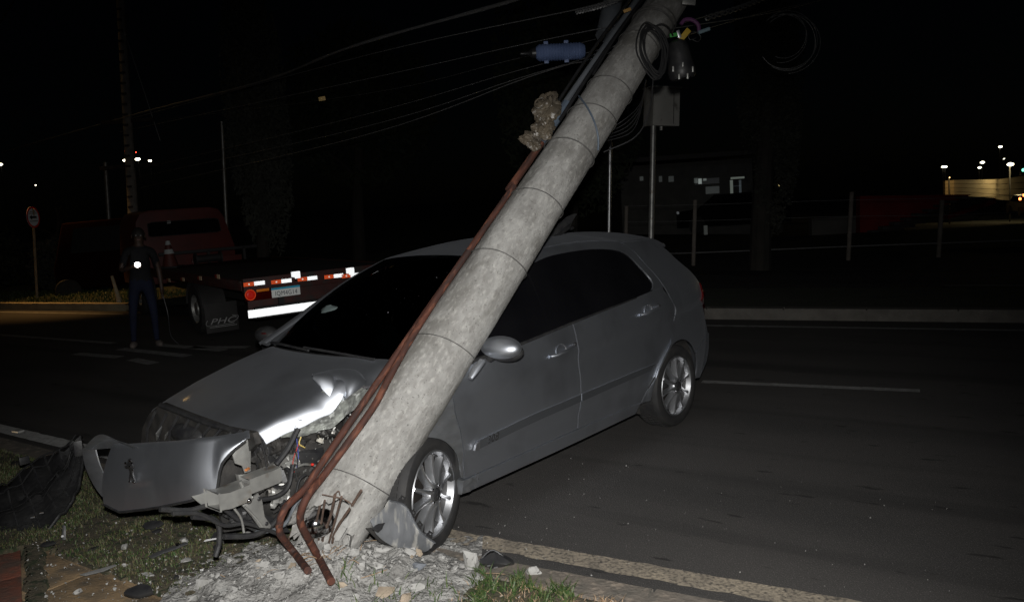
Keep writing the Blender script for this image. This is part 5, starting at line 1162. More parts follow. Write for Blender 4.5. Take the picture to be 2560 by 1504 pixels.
for k, (u0, v0, u1, v1, e) in enumerate([(1600, 441, 1608, 452, .04), (1628, 440, 1637, 452, .04), (1648, 440, 1655, 455, .03), (1672, 440, 1684, 455, .03), (1736, 445, 1744, 458, .06), (1746, 446, 1754, 460, .2), (1758, 446, 1766, 452, .10), (1765, 465, 1798, 485, .035), (1738, 444, 1798, 462, .004)]):
    w_ = in_par(xyz_box('window', u0, v0, u1, v1, 39.95, .1, emit('dim_window_%d' % k, (.75, .85, .8), e * .6)), bl_)
dg = thing('lit_doorway', 'small lit glazed doorway with a pale lintel and blue shape, beside the low dark building', 'doorway', tuple(at_y(1845, 38)))
Mdo = emit('doorway_glow', (.62, .72, .62), .11); Mdk = emit('doorway_dim', (.35, .45, .5), .05)  # light on lintel, jambs, bar and panel is put in as emission
in_par(xyz_box('lintel', 1828, 441, 1861, 448, 38, .1, Mdo), dg); in_par(xyz_box('jamb', 1828, 450, 1832, 508, 38, .1, Mdo), dg)
in_par(xyz_box('jamb', 1850, 450, 1853, 492, 38, .1, Mdk), dg); in_par(xyz_box('glazing_bar', 1833, 464, 1852, 466, 38, .1, Mdk), dg); in_par(xyz_box('blue_panel', 1834, 486, 1853, 503, 38.1, .1, emit('blue_panel', (.1, .15, .6), .12)), dg)
o = mk('bright_pillar', box(tuple(dp(1764, 575, 30)), (.12, .1, .34)), emit('pillar_glow', (.6, .68, .6), .02)); tag(o, 'short pale pillar glimmering beyond the fence right of the car', 'pillar')  # the pillar is no lamp; the light on it is put in as emission
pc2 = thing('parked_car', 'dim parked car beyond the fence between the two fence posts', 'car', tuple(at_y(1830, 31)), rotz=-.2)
def simple_car(root, col, L=4.1, W_=1.7):
    prof = [(-.5, .18), (-.5, .45), (-.47, .56), (-.30, .62), (-.14, .98), (.16, 1.0), (.36, .66), (.48, .60), (.5, .45), (.5, .18)]
    G = [[(x * L, y * W_ * (.5 - (.09 if z > .8 else 0)), z * 1.4) for (x, z) in prof] for y in np.linspace(-1, 1, 8)]
    mk('body', shell(G, (0, 0, -.02)), col, root, bevel=0)
    for s_ in (-1, 1): mk('side', tf(prism([(x * L, z * 1.4) for x, z in prof], .02), Matrix.Translation((0, s_ * W_ * .46 + .01, 0)) @ Matrix.Rotation(math.radians(90), 4, 'X')), col, root)
    for s_ in (-1, 1): mk('side_window', tf(prism([(-.27 * L, .92), (-.13 * L, 1.33), (.15 * L, 1.35), (.30 * L, .95)], .02), Matrix.Translation((0, s_ * W_ * .475 + .01, 0)) @ Matrix.Rotation(math.radians(90), 4, 'X')), M_glass_t, root)
    for x in (-.32, .30):
        for s_ in (-1, 1): mk('wheel', tf(lathe([(.001, 0), (.2, 0), (.22, .02), (.31, .02), (.31, -.15), (.001, -.15)], 20), Matrix.Translation((x * L, s_ * W_ * .5, .31)) @ Matrix.Rotation(math.radians(90) * s_, 4, 'X')), M_rubber, root)
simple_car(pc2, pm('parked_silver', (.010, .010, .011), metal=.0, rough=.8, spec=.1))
for s_ in (-.5, .5): mk('headlight', ball((-2.0, s_, .78), (.05, .10, .04), 6), emit('headlight_glint', (.8, .85, .9), .06), pc2)  # glint on the lenses is put in as weak emission
# red ramp and stairs
M_rramp = pm('red_wall', (.42, .03, .028), (.32, .024, .022), scale=2, rough=.8)
rp = thing('ramp', 'dark red and grey staircase ramp climbing to the right, across the road', 'ramp', tuple(dp(2250, 560, 26)))
def quad_wall(name, P4, th, mat, par):
    V = [dp(*q) for q in P4]; V2 = [v + np.array([0, th, 0]) for v in V]; o = mk(name, (V + V2, [(0, 1, 2, 3), (7, 6, 5, 4), (0, 4, 5, 1), (1, 5, 6, 2), (2, 6, 7, 3), (3, 7, 4, 0)]), mat); return in_par(o, par)
M_rr = emit('ramp_red', (.5, .02, .02), .010); 
quad_wall('red_wall', [(2150, 600, 26), (2150, 490, 26), (2430, 486, 27), (2300, 540, 26)], .3, M_rramp, rp)
for k in range(9): quad_wall('stair_tread', [(2180 + 28 * k, 585 - 11 * k, 24.5), (2180 + 28 * k, 578 - 11 * k, 24.5), (2260 + 28 * k, 570 - 9.5 * k, 25.5), (2260 + 28 * k, 577 - 9.5 * k, 25.5)], .35, M_wallf, rp)
quad_wall('parapet', [(2370, 548, 25), (2370, 538, 25), (2490, 494, 26), (2490, 508, 26)], .25, M_rramp, rp)
o = xyz_box('low_wall', 2030, 540, 2140, 592, 28, .3, M_wallf); tag(o, 'dim plastered wall beyond the middle fence post', 'wall')
# lit wall on the far right hill, street lamps
M_litw = pm('sunk_wall', (.42, .34, .22), (.34, .27, .17), scale=.4, rough=.9, stretch=(1, 1, 6))
wl_ = thing('lit_wall', 'ochre street-lit boundary wall on the rise at the far right', 'wall', tuple(at_y(2400, 60)))
Hc = [dp(2363, 452, 60), dp(2385, 450, 60), dp(2500, 448, 66), dp(2560, 440, 70), dp(2640, 430, 76)]; Lc_ = [dp(2363, 487, 60), dp(2385, 488, 60), dp(2500, 500, 66), dp(2560, 505, 70), dp(2640, 510, 76)]
for k in range(4): # courses one by one
    a_ = [Hc[i] * (1 - k / 4) + Lc_[i] * k / 4 for i in range(5)]; b_ = [Hc[i] * (1 - (k + .93) / 4) + Lc_[i] * (k + .93) / 4 for i in range(5)]
    in_par(mk('wall_course', shell([[tuple(p), tuple(q)] for p, q in zip(a_, b_)], (0, .3, 0)), M_litw), wl_)
M_lampw = emit('white_lamp', (1, .93, .68), 9); M_lampo = emit('amber_lamp', (1, .62, .22), 9); M_redl = emit('red_lamp', (1, .06, .03), 8)
def far_lamp(u, v, Y, r, mat, label, post=True, light=0, col=(1, .85, .5), cat='street lamp', nm='street_lamp', wide=1.6, grp='distant street lamps'):
    c = dp(u, v, Y); b = np.array([c[0], Y, tz(c[0], Y)]); t = thing(nm, label, cat, tuple(b), group=grp); h = c[2] - b[2]
    if post and h > .5: mk('post', tube([(0, 0, 0), (0, 0, h * .5), (0, .1, h)], .06, 6), M_blackm, t)
    mk('lamp_head', tf(ball((0, 0, 0), (r * wide, r, r * .8), 8), Matrix.Translation((c[0] - b[0], c[1] - b[1], h))), mat, t)
    if light:
        q = bpy.data.lights.new('lamp_light', 'POINT'); q.energy = light; q.color = col; q.shadow_soft_size = .2; ql = bpy.data.objects.new('lamp_light', q); ql.location = (c[0] - b[0], c[1] - b[1] - .8, h - .2); ql.parent = t; COL.objects.link(ql)
for a_ in [(2358, 417, 75, .10, M_lampw, 'left one of a close pair of distant white street lamps over the lit wall'), (2364, 417, 75, .09, M_lampw, 'right one of a close pair of distant white street lamps over the lit wall'),
           (2456, 406, 80, .13, M_lampw, 'distant white street lamp above two others at the far right'), (2449, 419, 78, .10, M_lampw, 'small distant white street lamp just below another, right of the close pair'),
           (2501, 367, 85, .12, M_lampw, 'highest distant white street lamp at the far right'), (2510, 397, 90, .05, M_lampw, 'faintest distant street lamp under the highest one'),
           (312, 401, 120, .18, M_lampw, 'left one of three small distant lamps beside the tall far pole'), (344, 398, 120, .24, M_lampw, 'middle and brightest of three small distant lamps right of the tall far pole'), (375, 402, 120, .16, M_lampw, 'right one of three small distant lamps right of the tall far pole'),
           (1, 411, 110, .18, M_lampw, 'distant lamp at the left edge of the frame'), (89, 463, 120, .07, M_lampw, 'tiny distant light above the round road sign')]:
    far_lamp(*a_)
far_lamp(2526, 411, 64, .16, M_lampw, 'brightest yellowish street lamp at the far right, lighting the wall', light=220, col=(1, .8, .4))
far_lamp(2374, 444, 59, .03, M_lampo, 'amber wall lamp at the left end of the lit wall', light=45, col=(1, .68, .28), wide=1)
for (u, v, lb) in [(340, 381, 'red hilltop light just right of the tall far pole'), (312, 378, 'faint red hilltop light left of the tall far pole')]: far_lamp(u, v, 200, .12, M_redl, lb, post=False, cat='beacon', nm='beacon_light', wide=1, grp='red beacons on the hill')
tl_ = thing('traffic_light', 'green traffic light at the right edge of the frame', 'traffic light', tuple(at_y(2560, 62)))
hh = dp(2557, 425, 62)[2] - tl_.location.z
mk('post', tube([(.25, 0, 0), (.25, 0, hh * .5), (.25, 0, hh + .3)], .09, 8), M_steel, tl_); mk('housing', box((-.15, .0, hh), (.3, .2, .8)), M_black, tl_); mk('lamp', ball((-.15, -.12, hh), (.12, .05, .12), 8), emit('green_lamp', (.2, .95, .6), 2.5), tl_)
_b = dp(2572, 500, 58); rc = thing('distant_car', 'red-lit car tail at the right edge of the frame', 'car', (_b[0], 58, _b[2] - 1.0), rotz=1.3)
simple_car(rc, pm('distant_paint', (.12, .12, .13), metal=.4, rough=.4)); hz = dp(2550, 496, 56)
for k, (u, v) in enumerate([(2550, 497), (2560, 488)]):
    c = dp(u, v, 55.8); o = mk('tail_light', ball((0, 0, 0), (.17, .08, .10), 8), emit('tail_orange', (1, .20, .05), 6)); o.location = rc.matrix_basis.inverted() @ Vector(tuple(c)); o.parent = rc
# dim wires of houses: glimmer
o = mk('glimmer_light', ball(tuple(dp(1948, 466, 33)), (.05, .04, .09), 6), emit('glimmer', (.9, .7, .3), .5)); tag(o, 'tiny yellowish light seen through the columnar tree', 'light')
# dark van/red vehicle left of the person
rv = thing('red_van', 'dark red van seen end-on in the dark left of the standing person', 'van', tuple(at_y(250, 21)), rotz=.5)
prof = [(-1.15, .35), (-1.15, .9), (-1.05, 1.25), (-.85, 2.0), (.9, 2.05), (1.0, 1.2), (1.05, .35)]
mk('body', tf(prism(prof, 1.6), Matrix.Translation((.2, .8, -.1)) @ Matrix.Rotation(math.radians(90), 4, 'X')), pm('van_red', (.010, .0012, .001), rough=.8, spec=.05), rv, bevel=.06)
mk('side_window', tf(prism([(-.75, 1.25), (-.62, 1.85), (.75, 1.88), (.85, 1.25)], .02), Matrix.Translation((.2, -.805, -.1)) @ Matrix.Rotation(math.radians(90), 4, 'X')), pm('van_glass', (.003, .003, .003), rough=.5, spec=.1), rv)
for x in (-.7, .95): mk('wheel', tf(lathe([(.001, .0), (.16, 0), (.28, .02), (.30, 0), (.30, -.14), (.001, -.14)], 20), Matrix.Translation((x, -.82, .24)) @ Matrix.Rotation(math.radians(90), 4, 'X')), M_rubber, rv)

# ------------------------------------------------------------------ tow truck
TH = math.atan2(.585, .81); TO = Vector((-3.55, 10.7, 0))
tr_ = thing('tow_truck', 'red flatbed tow truck seen from behind, stopped across the road', 'tow truck', tuple(TO), TH)
TM = Matrix.Translation(TO) @ Matrix.Rotation(TH, 4, 'Z'); TI = TM.inverted()
def rear(u, v, y=0.):      # pixel -> point of the truck's cross plane y metres ahead of its tail
    d = Vector(tuple(ray(u, v))); o_ = TI @ Vector(tuple(CAM)); dd = TI.to_3x3() @ d; t = (y - o_.y) / dd.y; return o_ + dd * t
def tside(u, v, x=0.):
    d = Vector(tuple(ray(u, v))); o_ = TI @ Vector(tuple(CAM)); dd = TI.to_3x3() @ d; t = (x - o_.x) / dd.x; return o_ + dd * t
M_bed = pm('bed_steel', (.07, .016, .012), (.04, .012, .010), scale=5, rough=.6, bump=.002, c3=(.03, .025, .022), s3=6, r3=(.5, .7))
M_dk = pm('truck_dark', (.018, .017, .017), (.026, .024, .024), scale=6, rough=.7)
z_s = rear(640, 710).z
mk('bed_deck', box((1.2, 2.75, z_s + .02), (2.38, 5.4, .06)), M_dk, tr_, bevel=.01)
mk('rear_beam', box((1.2, .0, z_s - .01), (2.4, .10, .20)), M_bed, tr_, bevel=.01)
mk('side_rail', box((.03, 2.75, z_s - .01), (.07, 5.4, .14)), M_bed, tr_, bevel=.01); mk('side_rail', box((2.37, 2.75, z_s - .01), (.07, 5.4, .14)), M_bed, tr_, bevel=.01)
mk('tail_panel', box((1.2, .03, z_s - .25), (2.3, .04, .36)), M_bed, tr_, bevel=.005)
mk('chassis', box((1.2, 3.6, .52), (.8, 6.8, .18)), M_dk, tr_, bevel=.01)
for k in range(7):
    a_ = rear([609, 678, 744, 811, 878, 945, 1012][k], [712, 706, 699, 693, 688, 682, 677][k], -.052); x0 = .02 + .343 * k; x0 = a_.x if k < 4 else x0
    w_ = .285
    mk('red_reflector', box((x0 + w_ * .24, -.053, a_.z), (w_ * .48, .005, .052)), M_orange_r, tr_); mk('white_reflector', box((x0 + w_ * .745, -.053, a_.z), (w_ * .50, .005, .052)), M_white_r, tr_)
    mk('rivet', tf(lathe([(.012, 0), (.009, .006), (.001, .008)], 10), Matrix.Translation((x0 + w_ * .25, -.056, a_.z)) @ Matrix.Rotation(math.radians(90), 4, 'X')), retro('rivet_glint', (.95, .9, .8), .5, .9), tr_)
for (u0, v0, u1, v1) in [(729, 677, 749, 697), (866, 668, 884, 688)]:
    a_, b_ = rear(u0, v1, -.06), rear(u1, v0, -.06); rb = mk('reflector_plate', tf(prism([(0, .3), (0, .95), (.05, 1), (.95, 1), (1, .95), (1, .02), (.95, 0), (.38, 0), (.32, .22), (.08, .24)], .01), Matrix.Translation((a_.x, -.062, a_.z)) @ Matrix.Rotation(math.radians(90), 4, 'X') @ Matrix.Diagonal((b_.x - a_.x, b_.z - a_.z, 1, 1))), M_white_r, tr_)
    mk('plate_stem', box(((a_.x + b_.x) / 2, -.04, a_.z + .02), (.03, .02, .12)), M_dk, tr_)
a_ = rear(626, 737, -.05); x_, z_ = a_.x, a_.z
lm_ = mk('tail_lamp', box((x_ + .12, -.02, z_), (.38, .06, .17)), M_lensr, tr_, bevel=.02)
mk('round_lens', tf(lathe([(.001, .012), (.03, .016), (.05, .012), (.062, .0)], 24), Matrix.Translation((x_, -.052, z_)) @ Matrix.Rotation(math.radians(90), 4, 'X')), M_lensr_r, lm_)
mk('lens_ring', tf(lathe([(.062, .0), (.068, .014), (.074, .0)], 24), Matrix.Translation((x_, -.052, z_)) @ Matrix.Rotation(math.radians(90), 4, 'X')), retro('orange_red_lens', (.9, .10, .03), .5, .4), lm_)
mk('amber_lens', box((x_ + .17, -.055, z_ + .045), (.17, .01, .035)), M_lensa_r, lm_, bevel=.004); mk('red_lens', box((x_ + .18, -.055, z_ - .01), (.18, .01, .06)), M_lensr, lm_, bevel=.004)
p0, p1 = rear(681, 736, -.06), rear(750, 714, -.06); a_ = rear(715, 728, -.06)
pl = mk('number_plate', box((a_.x, -.06, a_.z), (.40, .006, .13)), M_plate, tr_, bevel=.002)
mk('plate_band', box((a_.x, -.064, a_.z + .052), (.40, .003, .026)), M_plate_b, pl)
mk('plate_text', tf(text('IQM4G14', .088, .001, 0, 1.12), Matrix.Translation((a_.x, -.066, a_.z - .017)) @ Matrix.Rotation(math.radians(90), 4, 'X') @ Matrix.Diagonal((.80, 1, 1, 1))), pm('plate_ink', (.12, .13, .16)), pl)
b0_ = rear(621, 786, -.10)
mk('bumper', box((1.2, -.06, b0_.z), (2.2, .06, .16)), M_dk, tr_, bevel=.01); mk('bumper_sheeting', box((b0_.x + 1.0, -.094, b0_.z), (2.0, .004, .105)), M_white_r, tr_)
for x in (.5, 1.9): mk('bumper_bracket', box((x, .1, b0_.z + .12), (.08, .25, .3)), M_dk, tr_)
for k, (u, v) in enumerate([(425, 700), (460, 698), (503, 695), (548, 691)]):
    a_ = tside(u, v, -.01); mk('side_marker', box((a_.x - .012, a_.y, a_.z), (.006, .12, .06)), retro('marker_sheeting', (.55, .42, .28), .8, .25), tr_)
    mk('side_marker_red', box((a_.x - .012, a_.y + .12, a_.z), (.006, .10, .05)), retro('marker_red', (.25, .03, .02), .8, .1), tr_)
def twheel(x, y, r=.40):
    M_ = Matrix.Translation((x, y, r)) @ Matrix.Rotation(math.radians(-90), 4, 'Y')
    h = mk('wheel', tf(lathe([(.001, .0), (.10, .0), (.12, -.05), (.20, -.06), (.22, 0), (.225, .01)], 28), M_), M_steel, tr_); mk('tyre', tf(lathe([(.225, 0), (.25, .02), (r - .03, .02), (r, -.01), (r, -.22), (r - .04, -.24), (.22, -.2)], 40), M_), M_rubber, h)
wy = tside(490, 800, 0).y
for y in (wy, wy + 4.0): twheel(.02, y); mk('wheel', tf(lathe([(.001, 0), (.25, .02), (.37, .02), (.40, -.01), (.40, -.24), (.001, -.24)], 28), Matrix.Translation((2.38, y, .40)) @ Matrix.Rotation(math.radians(90), 4, 'Y')), M_rubber, tr_)
mk('mudguard', tf(shell([[(0, .48 * math.cos(a), .48 * math.sin(a)), (.36, .48 * math.cos(a), .48 * math.sin(a))] for a in np.linspace(.15, 3.0, 16)], (0, 0, .008)), Matrix.Translation((0, wy, .38))), M_dk, tr_)
m0_ = rear(552, 802, wy - .50)
mf = mk('mudflap', box((m0_.x + .02, wy - .5, m0_.z + .06), (.50, .012, .46)), M_dk, tr_, bevel=.003)
M_ink = pm('flap_print', (.34, .34, .34), (.25, .25, .25), rough=.8)
mk('flap_lettering', tf(text('PHC', .17, .001, .35, 1.05), Matrix.Translation((m0_.x + .02, wy - .508, m0_.z)) @ Matrix.Rotation(math.radians(90), 4, 'X') @ Matrix.Diagonal((1.15, .75, 1, 1))), M_ink, mf)
for sgn_, z2 in ((1, -.085),): mk('flap_stripe', box((m0_.x + .03, wy - .508, m0_.z + z2), (.42, .002, .007)), M_ink, mf); mk('flap_stripe', tube(spl([(m0_.x - .20, wy - .508, m0_.z + .03), (m0_.x - .23, wy - .508, m0_.z - .03), (m0_.x - .15, wy - .508, m0_.z - .062), (m0_.x + .2, wy - .508, m0_.z - .058)], 16), .005, 5), M_ink, mf); mk('flap_stripe', tube(spl([(m0_.x + .18, wy - .508, m0_.z + .07), (m0_.x + .27, wy - .508, m0_.z + .05), (m0_.x + .25, wy - .508, m0_.z - .0), (m0_.x + .19, wy - .508, m0_.z - .03)], 12), .005, 5), M_ink, mf)
# cab
cy = 6.55
c0, c1 = rear(348, 700, cy), rear(597, 700, cy); ct = rear(470, 520, cy).z
xc0, xc1 = c0.x, c1.x; cw = xc1 - xc0
prof = [(xc0 + .02, .55), (xc0 - .0, 1.2), (xc0 + .06, ct - .22), (xc0 + .16, ct - .05), (xc0 + .35, ct), (xc1 - .45, ct), (xc1 - .26, ct - .05), (xc1 - .16, ct - .22), (xc1, 1.2), (xc1 - .02, .55)]
cabm = mk('cab', tf(prism(prof, 1.55), Matrix.Translation((0, cy + 1.55, 0)) @ Matrix.Rotation(math.radians(90), 4, 'X')), M_red, tr_, bevel=.03)
q0, q1 = rear(372, 592, cy), rear(548, 545, cy)
mk('rear_window', tf(prism([(0, .06), (.05, 0), (.95, 0), (1, .08), (.98, .9), (.93, 1), (.06, 1), (.0, .92)], .02), Matrix.Translation((q0.x, cy - .0, q0.z)) @ Matrix.Rotation(math.radians(90), 4, 'X') @ Matrix.Diagonal((q1.x - q0.x, q1.z - q0.z, 1, 1))), M_glass_t, cabm)
mk('window_seal', tube([(q0.x + (q1.x - q0.x) * a, cy - .022, q0.z + (q1.z - q0.z) * b) for a, b in [(0, .06), (.05, 0), (.95, 0), (1, .08), (.98, .9), (.93, 1), (.06, 1), (0, .92), (0, .06)]], .010, 5), M_black, cabm)
a_ = rear(422, 555, cy - .02); mk('window_sticker', box((a_.x, cy - .026, a_.z), (.07, .003, .06)), pm('sticker', (.3, .3, .3)), cabm)
mk('cab_side_window', box((xc1 - .07, cy + .8, 1.62), (.03, .7, .5)), M_glass_t, cabm)
mk('headboard', box(((xc0 + xc1) / 2 + .2, 5.7, z_s + .28), (1.9, .05, .06)), M_dk, tr_, bevel=.01)
for x in (.5, 1.2, 1.9): mk('headboard_post', box((x, 5.7, z_s + .14), (.05, .05, .28)), M_dk, tr_)
mk('red_panel', box((xc0 + 1.45, 6.2, z_s + .0), (1.0, .05, .24)), M_red, tr_, bevel=.01)
mk('cab_side_step', box((xc1 - .02, cy + .3, .8), (.06, .3, .5)), M_red, cabm)
tube_w = mk('winch_lever', tube([rear(505, 690, 5.6), rear(545, 655, 5.6), rear(556, 648, 5.6)], .015, 6), M_dk, tr_)
mk('winch', tf(lathe([(.001, -.25), (.12, -.25), (.12, -.22), (.07, -.22), (.07, .22), (.12, .22), (.12, .25), (.001, .25)], 20), Matrix.Translation((1.1, 5.4, z_s + .14)) @ Matrix.Rotation(math.radians(90), 4, 'Y')), M_dk, tr_)
a_ = rear(597, 678, cy - .02); mk('cab_lamp', ball((a_.x - .05, cy - .03, a_.z), (.04, .02, .04), 8), M_lensr_r, cabm)
# traffic cone on the bed
cp_ = TM @ rear(431, 703, 4.9); cp_.z = z_s + .05
cn = thing('traffic_cone', 'traffic cone with two white reflective bands standing on the tow truck bed', 'traffic cone', tuple(cp_))
ch = (dp(430, 600, cp_.y)[2] - cp_.z); M_cone = pm('cone_dark', (.10, .022, .015), (.08, .02, .015), rough=.6)
mk('base', box((0, 0, .02), (.36, .36, .035)), M_black, cn, bevel=.008); mk('body', lathe([(.14, .035), (.028, ch), (.02, ch + .005), (.001, ch + .005)], 28), M_cone, cn)
M_band = retro('cone_band', (.42, .44, .44), .75, .25)
for z0_, z1_ in ((ch * .52, ch * .68), (ch * .84, ch * .985)):
    rr = lambda z: .14 + (.028 - .14) * (z - .035) / (ch - .035) + .003
    mk('reflective_band', lathe([(rr(z0_), z0_), (rr(z1_), z1_), (rr(z1_) - .004, z1_), (rr(z0_) - .004, z0_), (rr(z0_), z0_)], 28), M_band, cn)

# ------------------------------------------------------------------ person with a torch
ft = gnd(362, 866); PH = 1.72
FA = math.atan2(-ft[1], -ft[0])        # facing the photographer
PLB = Matrix.Rotation(math.atan2(GR.x, GR.z), 4, 'Y')
PM = Matrix.Translation((ft[0], ft[1], 0)) @ PLB @ Matrix.Rotation(FA - math.radians(90) + math.pi, 4, 'Z')
pr = thing('person', 'person in a black t-shirt and blue jeans holding a bright torch at the chest', 'person', mw=PM)
# local: -y is forward (to the camera), x to the viewer's right
def skin_fig(name, pts, edges, rad, mat, parent, sub=2, root=0):
    me = bpy.data.meshes.new(name); me.from_pydata(pts, edges, []); me.materials.append(mat)
    o = bpy.data.objects.new(name, me); COL.objects.link(o); o.modifiers.new('skin', 'SKIN')
    if not me.skin_vertices:
        bm = bmesh.new(); bm.from_mesh(me); bm.verts.layers.skin.verify(); bm.to_mesh(me); bm.free()
    for i, r in enumerate(rad): me.skin_vertices[0].data[i].radius = r if isinstance(r, tuple) else (r, r)
    me.skin_vertices[0].data[root].use_root = True
    s = o.modifiers.new('sub', 'SUBSURF'); s.levels = s.render_levels = sub
    bpy.context.view_layer.update()
    m2 = bpy.data.meshes.new_from_object(o.evaluated_get(bpy.context.evaluated_depsgraph_get())); bpy.data.objects.remove(o)
    VF = ([tuple(v.co) for v in m2.vertices], [tuple(p.vertices) for p in m2.polygons]); return VF
J = {'pel': (0, 0, .95), 'bel': (0, -.01, 1.08), 'che': (0, 0, 1.27), 'shc': (0, .01, 1.42), 'nek': (0, -.0, 1.50), 'hd0': (0, -.02, 1.58), 'hd1': (0, -.02, 1.66),
     'hl': (-.095, 0, .90), 'kl': (-.13, -.02, .50), 'al': (-.14, .03, .09), 'tl': (-.15, -.13, .035), 'hr': (.095, 0, .90), 'kr': (.15, -.03, .50), 'ar': (.17, .02, .09), 'tr': (.21, -.13, .035),
     'sl': (-.175, .0, 1.40), 'el': (-.25, -.04, 1.13), 'wl': (-.10, -.24, 1.20), 'pl': (-.055, -.29, 1.22), 'sr': (.175, .0, 1.40), 'er': (.25, .03, 1.11), 'wr': (.27, -.03, .87), 'pr': (.272, -.045, .80)}
RD = dict(pel=(.15, .105), bel=(.14, .105), che=(.155, .11), shc=(.12, .085), nek=.055, hd0=(.070, .082), hd1=(.078, .092), hl=.088, kl=.060, al=.040, tl=.036, hr=.088, kr=.060, ar=.040, tr=.036,
          sl=.062, el=.044, wl=.028, pl=(.038, .02), sr=.062, er=.044, wr=.028, pr=(.02, .038))
K = list(J); ED = [('pel', 'bel'), ('bel', 'che'), ('che', 'shc'), ('shc', 'nek'), ('nek', 'hd0'), ('hd0', 'hd1'), ('pel', 'hl'), ('hl', 'kl'), ('kl', 'al'), ('al', 'tl'), ('pel', 'hr'), ('hr', 'kr'), ('kr', 'ar'), ('ar', 'tr'),
     ('shc', 'sl'), ('sl', 'el'), ('el', 'wl'), ('wl', 'pl'), ('shc', 'sr'), ('sr', 'er'), ('er', 'wr'), ('wr', 'pr')]
PT, RA, EE = [J[k] for k in K], [RD[k] for k in K], [(K.index(a), K.index(b)) for a, b in ED]
def fingers(wr, base, fwd, side, curl):
    for i in range(4):
        b = Vector(base) + Vector(side) * (.020 * (i - 1.5)) ; l_ = [.062, .072, .068, .052][i]
        p1 = b + Vector(fwd) * l_ * .55; p2 = p1 + Vector(fwd) * l_ * .3 + Vector(curl) * l_ * .4; n_ = len(PT)
        PT.extend([tuple(p1), tuple(p2)]); RA.extend([.0095, .008]); EE.extend([(K.index(wr), n_), (n_, n_ + 1)])
    b = Vector(base) - Vector(side) * .045 - Vector(fwd) * .02; n_ = len(PT); PT.extend([tuple(b), tuple(b + Vector(fwd) * .03 + Vector(curl) * .02)]); RA.extend([.011, .009]); EE.extend([(K.index(wr), n_), (n_, n_ + 1)])
fingers('pr', (.274, -.055, .755), (0, -.05, -1), (0, 1, 0), (-.8, 0, 0)); fingers('pl', (-.02, -.31, 1.225), (.75, -.65, 0), (0, 0, 1), (-.5, -.8, 0))
M_skin = pm('skin', (.07, .042, .03), (.06, .036, .026), rough=.55); M_shirt = pm('black_shirt', (.005, .005, .007), (.009, .009, .011), scale=6, rough=.9, bump=.006, bscale=9); M_jean = pm('blue_jeans', (.006, .011, .038), (.0045, .008, .027), scale=7, rough=.85, bump=.005, bscale=12)
vf = skin_fig('body', PT, EE, RA, M_skin, pr)
body = mk('body', vf, [M_skin, M_shirt, M_jean], pr, smooth=80)
for p in body.data.polygons:
    c = p.center
    arm = abs(c.x) > .215 or (c.y < -.13 and c.z > 1.0)
    if c.z < .99 and c.z > .09 and abs(c.x) < .235 and not (c.x > .215 and c.z > .70): p.material_index = 2
    elif .99 <= c.z < 1.475 and (abs(c.x) < .215 or c.z > 1.24) and not (c.y < -.15): p.material_index = 1
def ellm(name, c, s, mat, par): return mk(name, ball(c, s, 14), mat, par)
M_hair = pm('dark_hair', (.015, .012, .010), (.02, .015, .012), rough=.7, bump=.004, bscale=60)
V, Fa = lathe([(max(1e-3, math.sin(a)), -math.cos(a)) for a in np.linspace(math.pi * .42, math.pi, 12)], 24)
mk('hair', ([(x * .088, -.005 + y * .100 - .0, 1.645 + z * .105) for x, y, z in V], Fa), M_hair, body)
mk('nose', ball((0, -.118, 1.615), (.012, .018, .02), 8), M_skin, body)
for s_ in (-1, 1): mk('eye', ball((s_ * .030, -.100, 1.635), (.012, .008, .007), 8), pm('eye', (.4, .38, .36)), body); mk('ear', ball((s_ * .088, -.01, 1.62), (.012, .022, .032), 8), M_skin, body); mk('brow', box((s_ * .032, -.104, 1.655), (.036, .008, .008)), M_hair, body)
mk('mouth', box((0, -.106, 1.575), (.046, .008, .010)), pm('lips', (.22, .09, .08)), body)
M_shoe = pm('grey_shoe', (.20, .17, .15), (.14, .12, .11), rough=.8)
for s_, x in ((-1, -.147), (1, .195)): mk('shoe', tf(ball((0, 0, 0), (.052, .145, .05), 12), Matrix.Translation((x, -.055, .045)) @ Matrix.Rotation(-s_ * -.15, 4, 'Z')), M_shoe, pr)
tw = PM @ Vector((-.035, -.33, 1.235)); tcv = dp(358, 648, tw.y)
tor = thing('torch', 'bright lit torch held at the chest by the person by the tow truck', 'torch', tuple(tw), FA - math.radians(90) + math.pi)
mk('handle', tube([(0, .10, 0), (0, .0, 0)], .016, 12), M_black, tor); mk('head', tube([(0, .0, 0), (0, -.04, 0)], [.018, .028], 14), M_black, tor); mk('lens', ball((0, -.043, 0), (.040, .010, .038), 10), emit('torch_led', (1, .97, .92), 10), tor)
tlq = bpy.data.lights.new('torch_light', 'SPOT'); tlq.energy = .25; tlq.spot_size = math.radians(120); tlq.spot_blend = .8; tlq.shadow_soft_size = .02; tlo = bpy.data.objects.new('torch_light', tlq); tlo.parent = tor; tlo.location = (0, -.06, 0); tlo.rotation_euler = (math.radians(80), 0, math.radians(180)); COL.objects.link(tlo)
hs = PM @ Vector((.28, -.06, .76)); e_ = gnd(447, 862)
o = mk('winch_cable', tube(spl([tuple(hs), (hs.x + .04, hs.y, .45), (e_[0] - .1, e_[1], .15), (e_[0], e_[1], .01)], 24), .010, 6), M_cable); tag(o, 'black cable hanging from the standing person\'s hand to the road', 'cable')

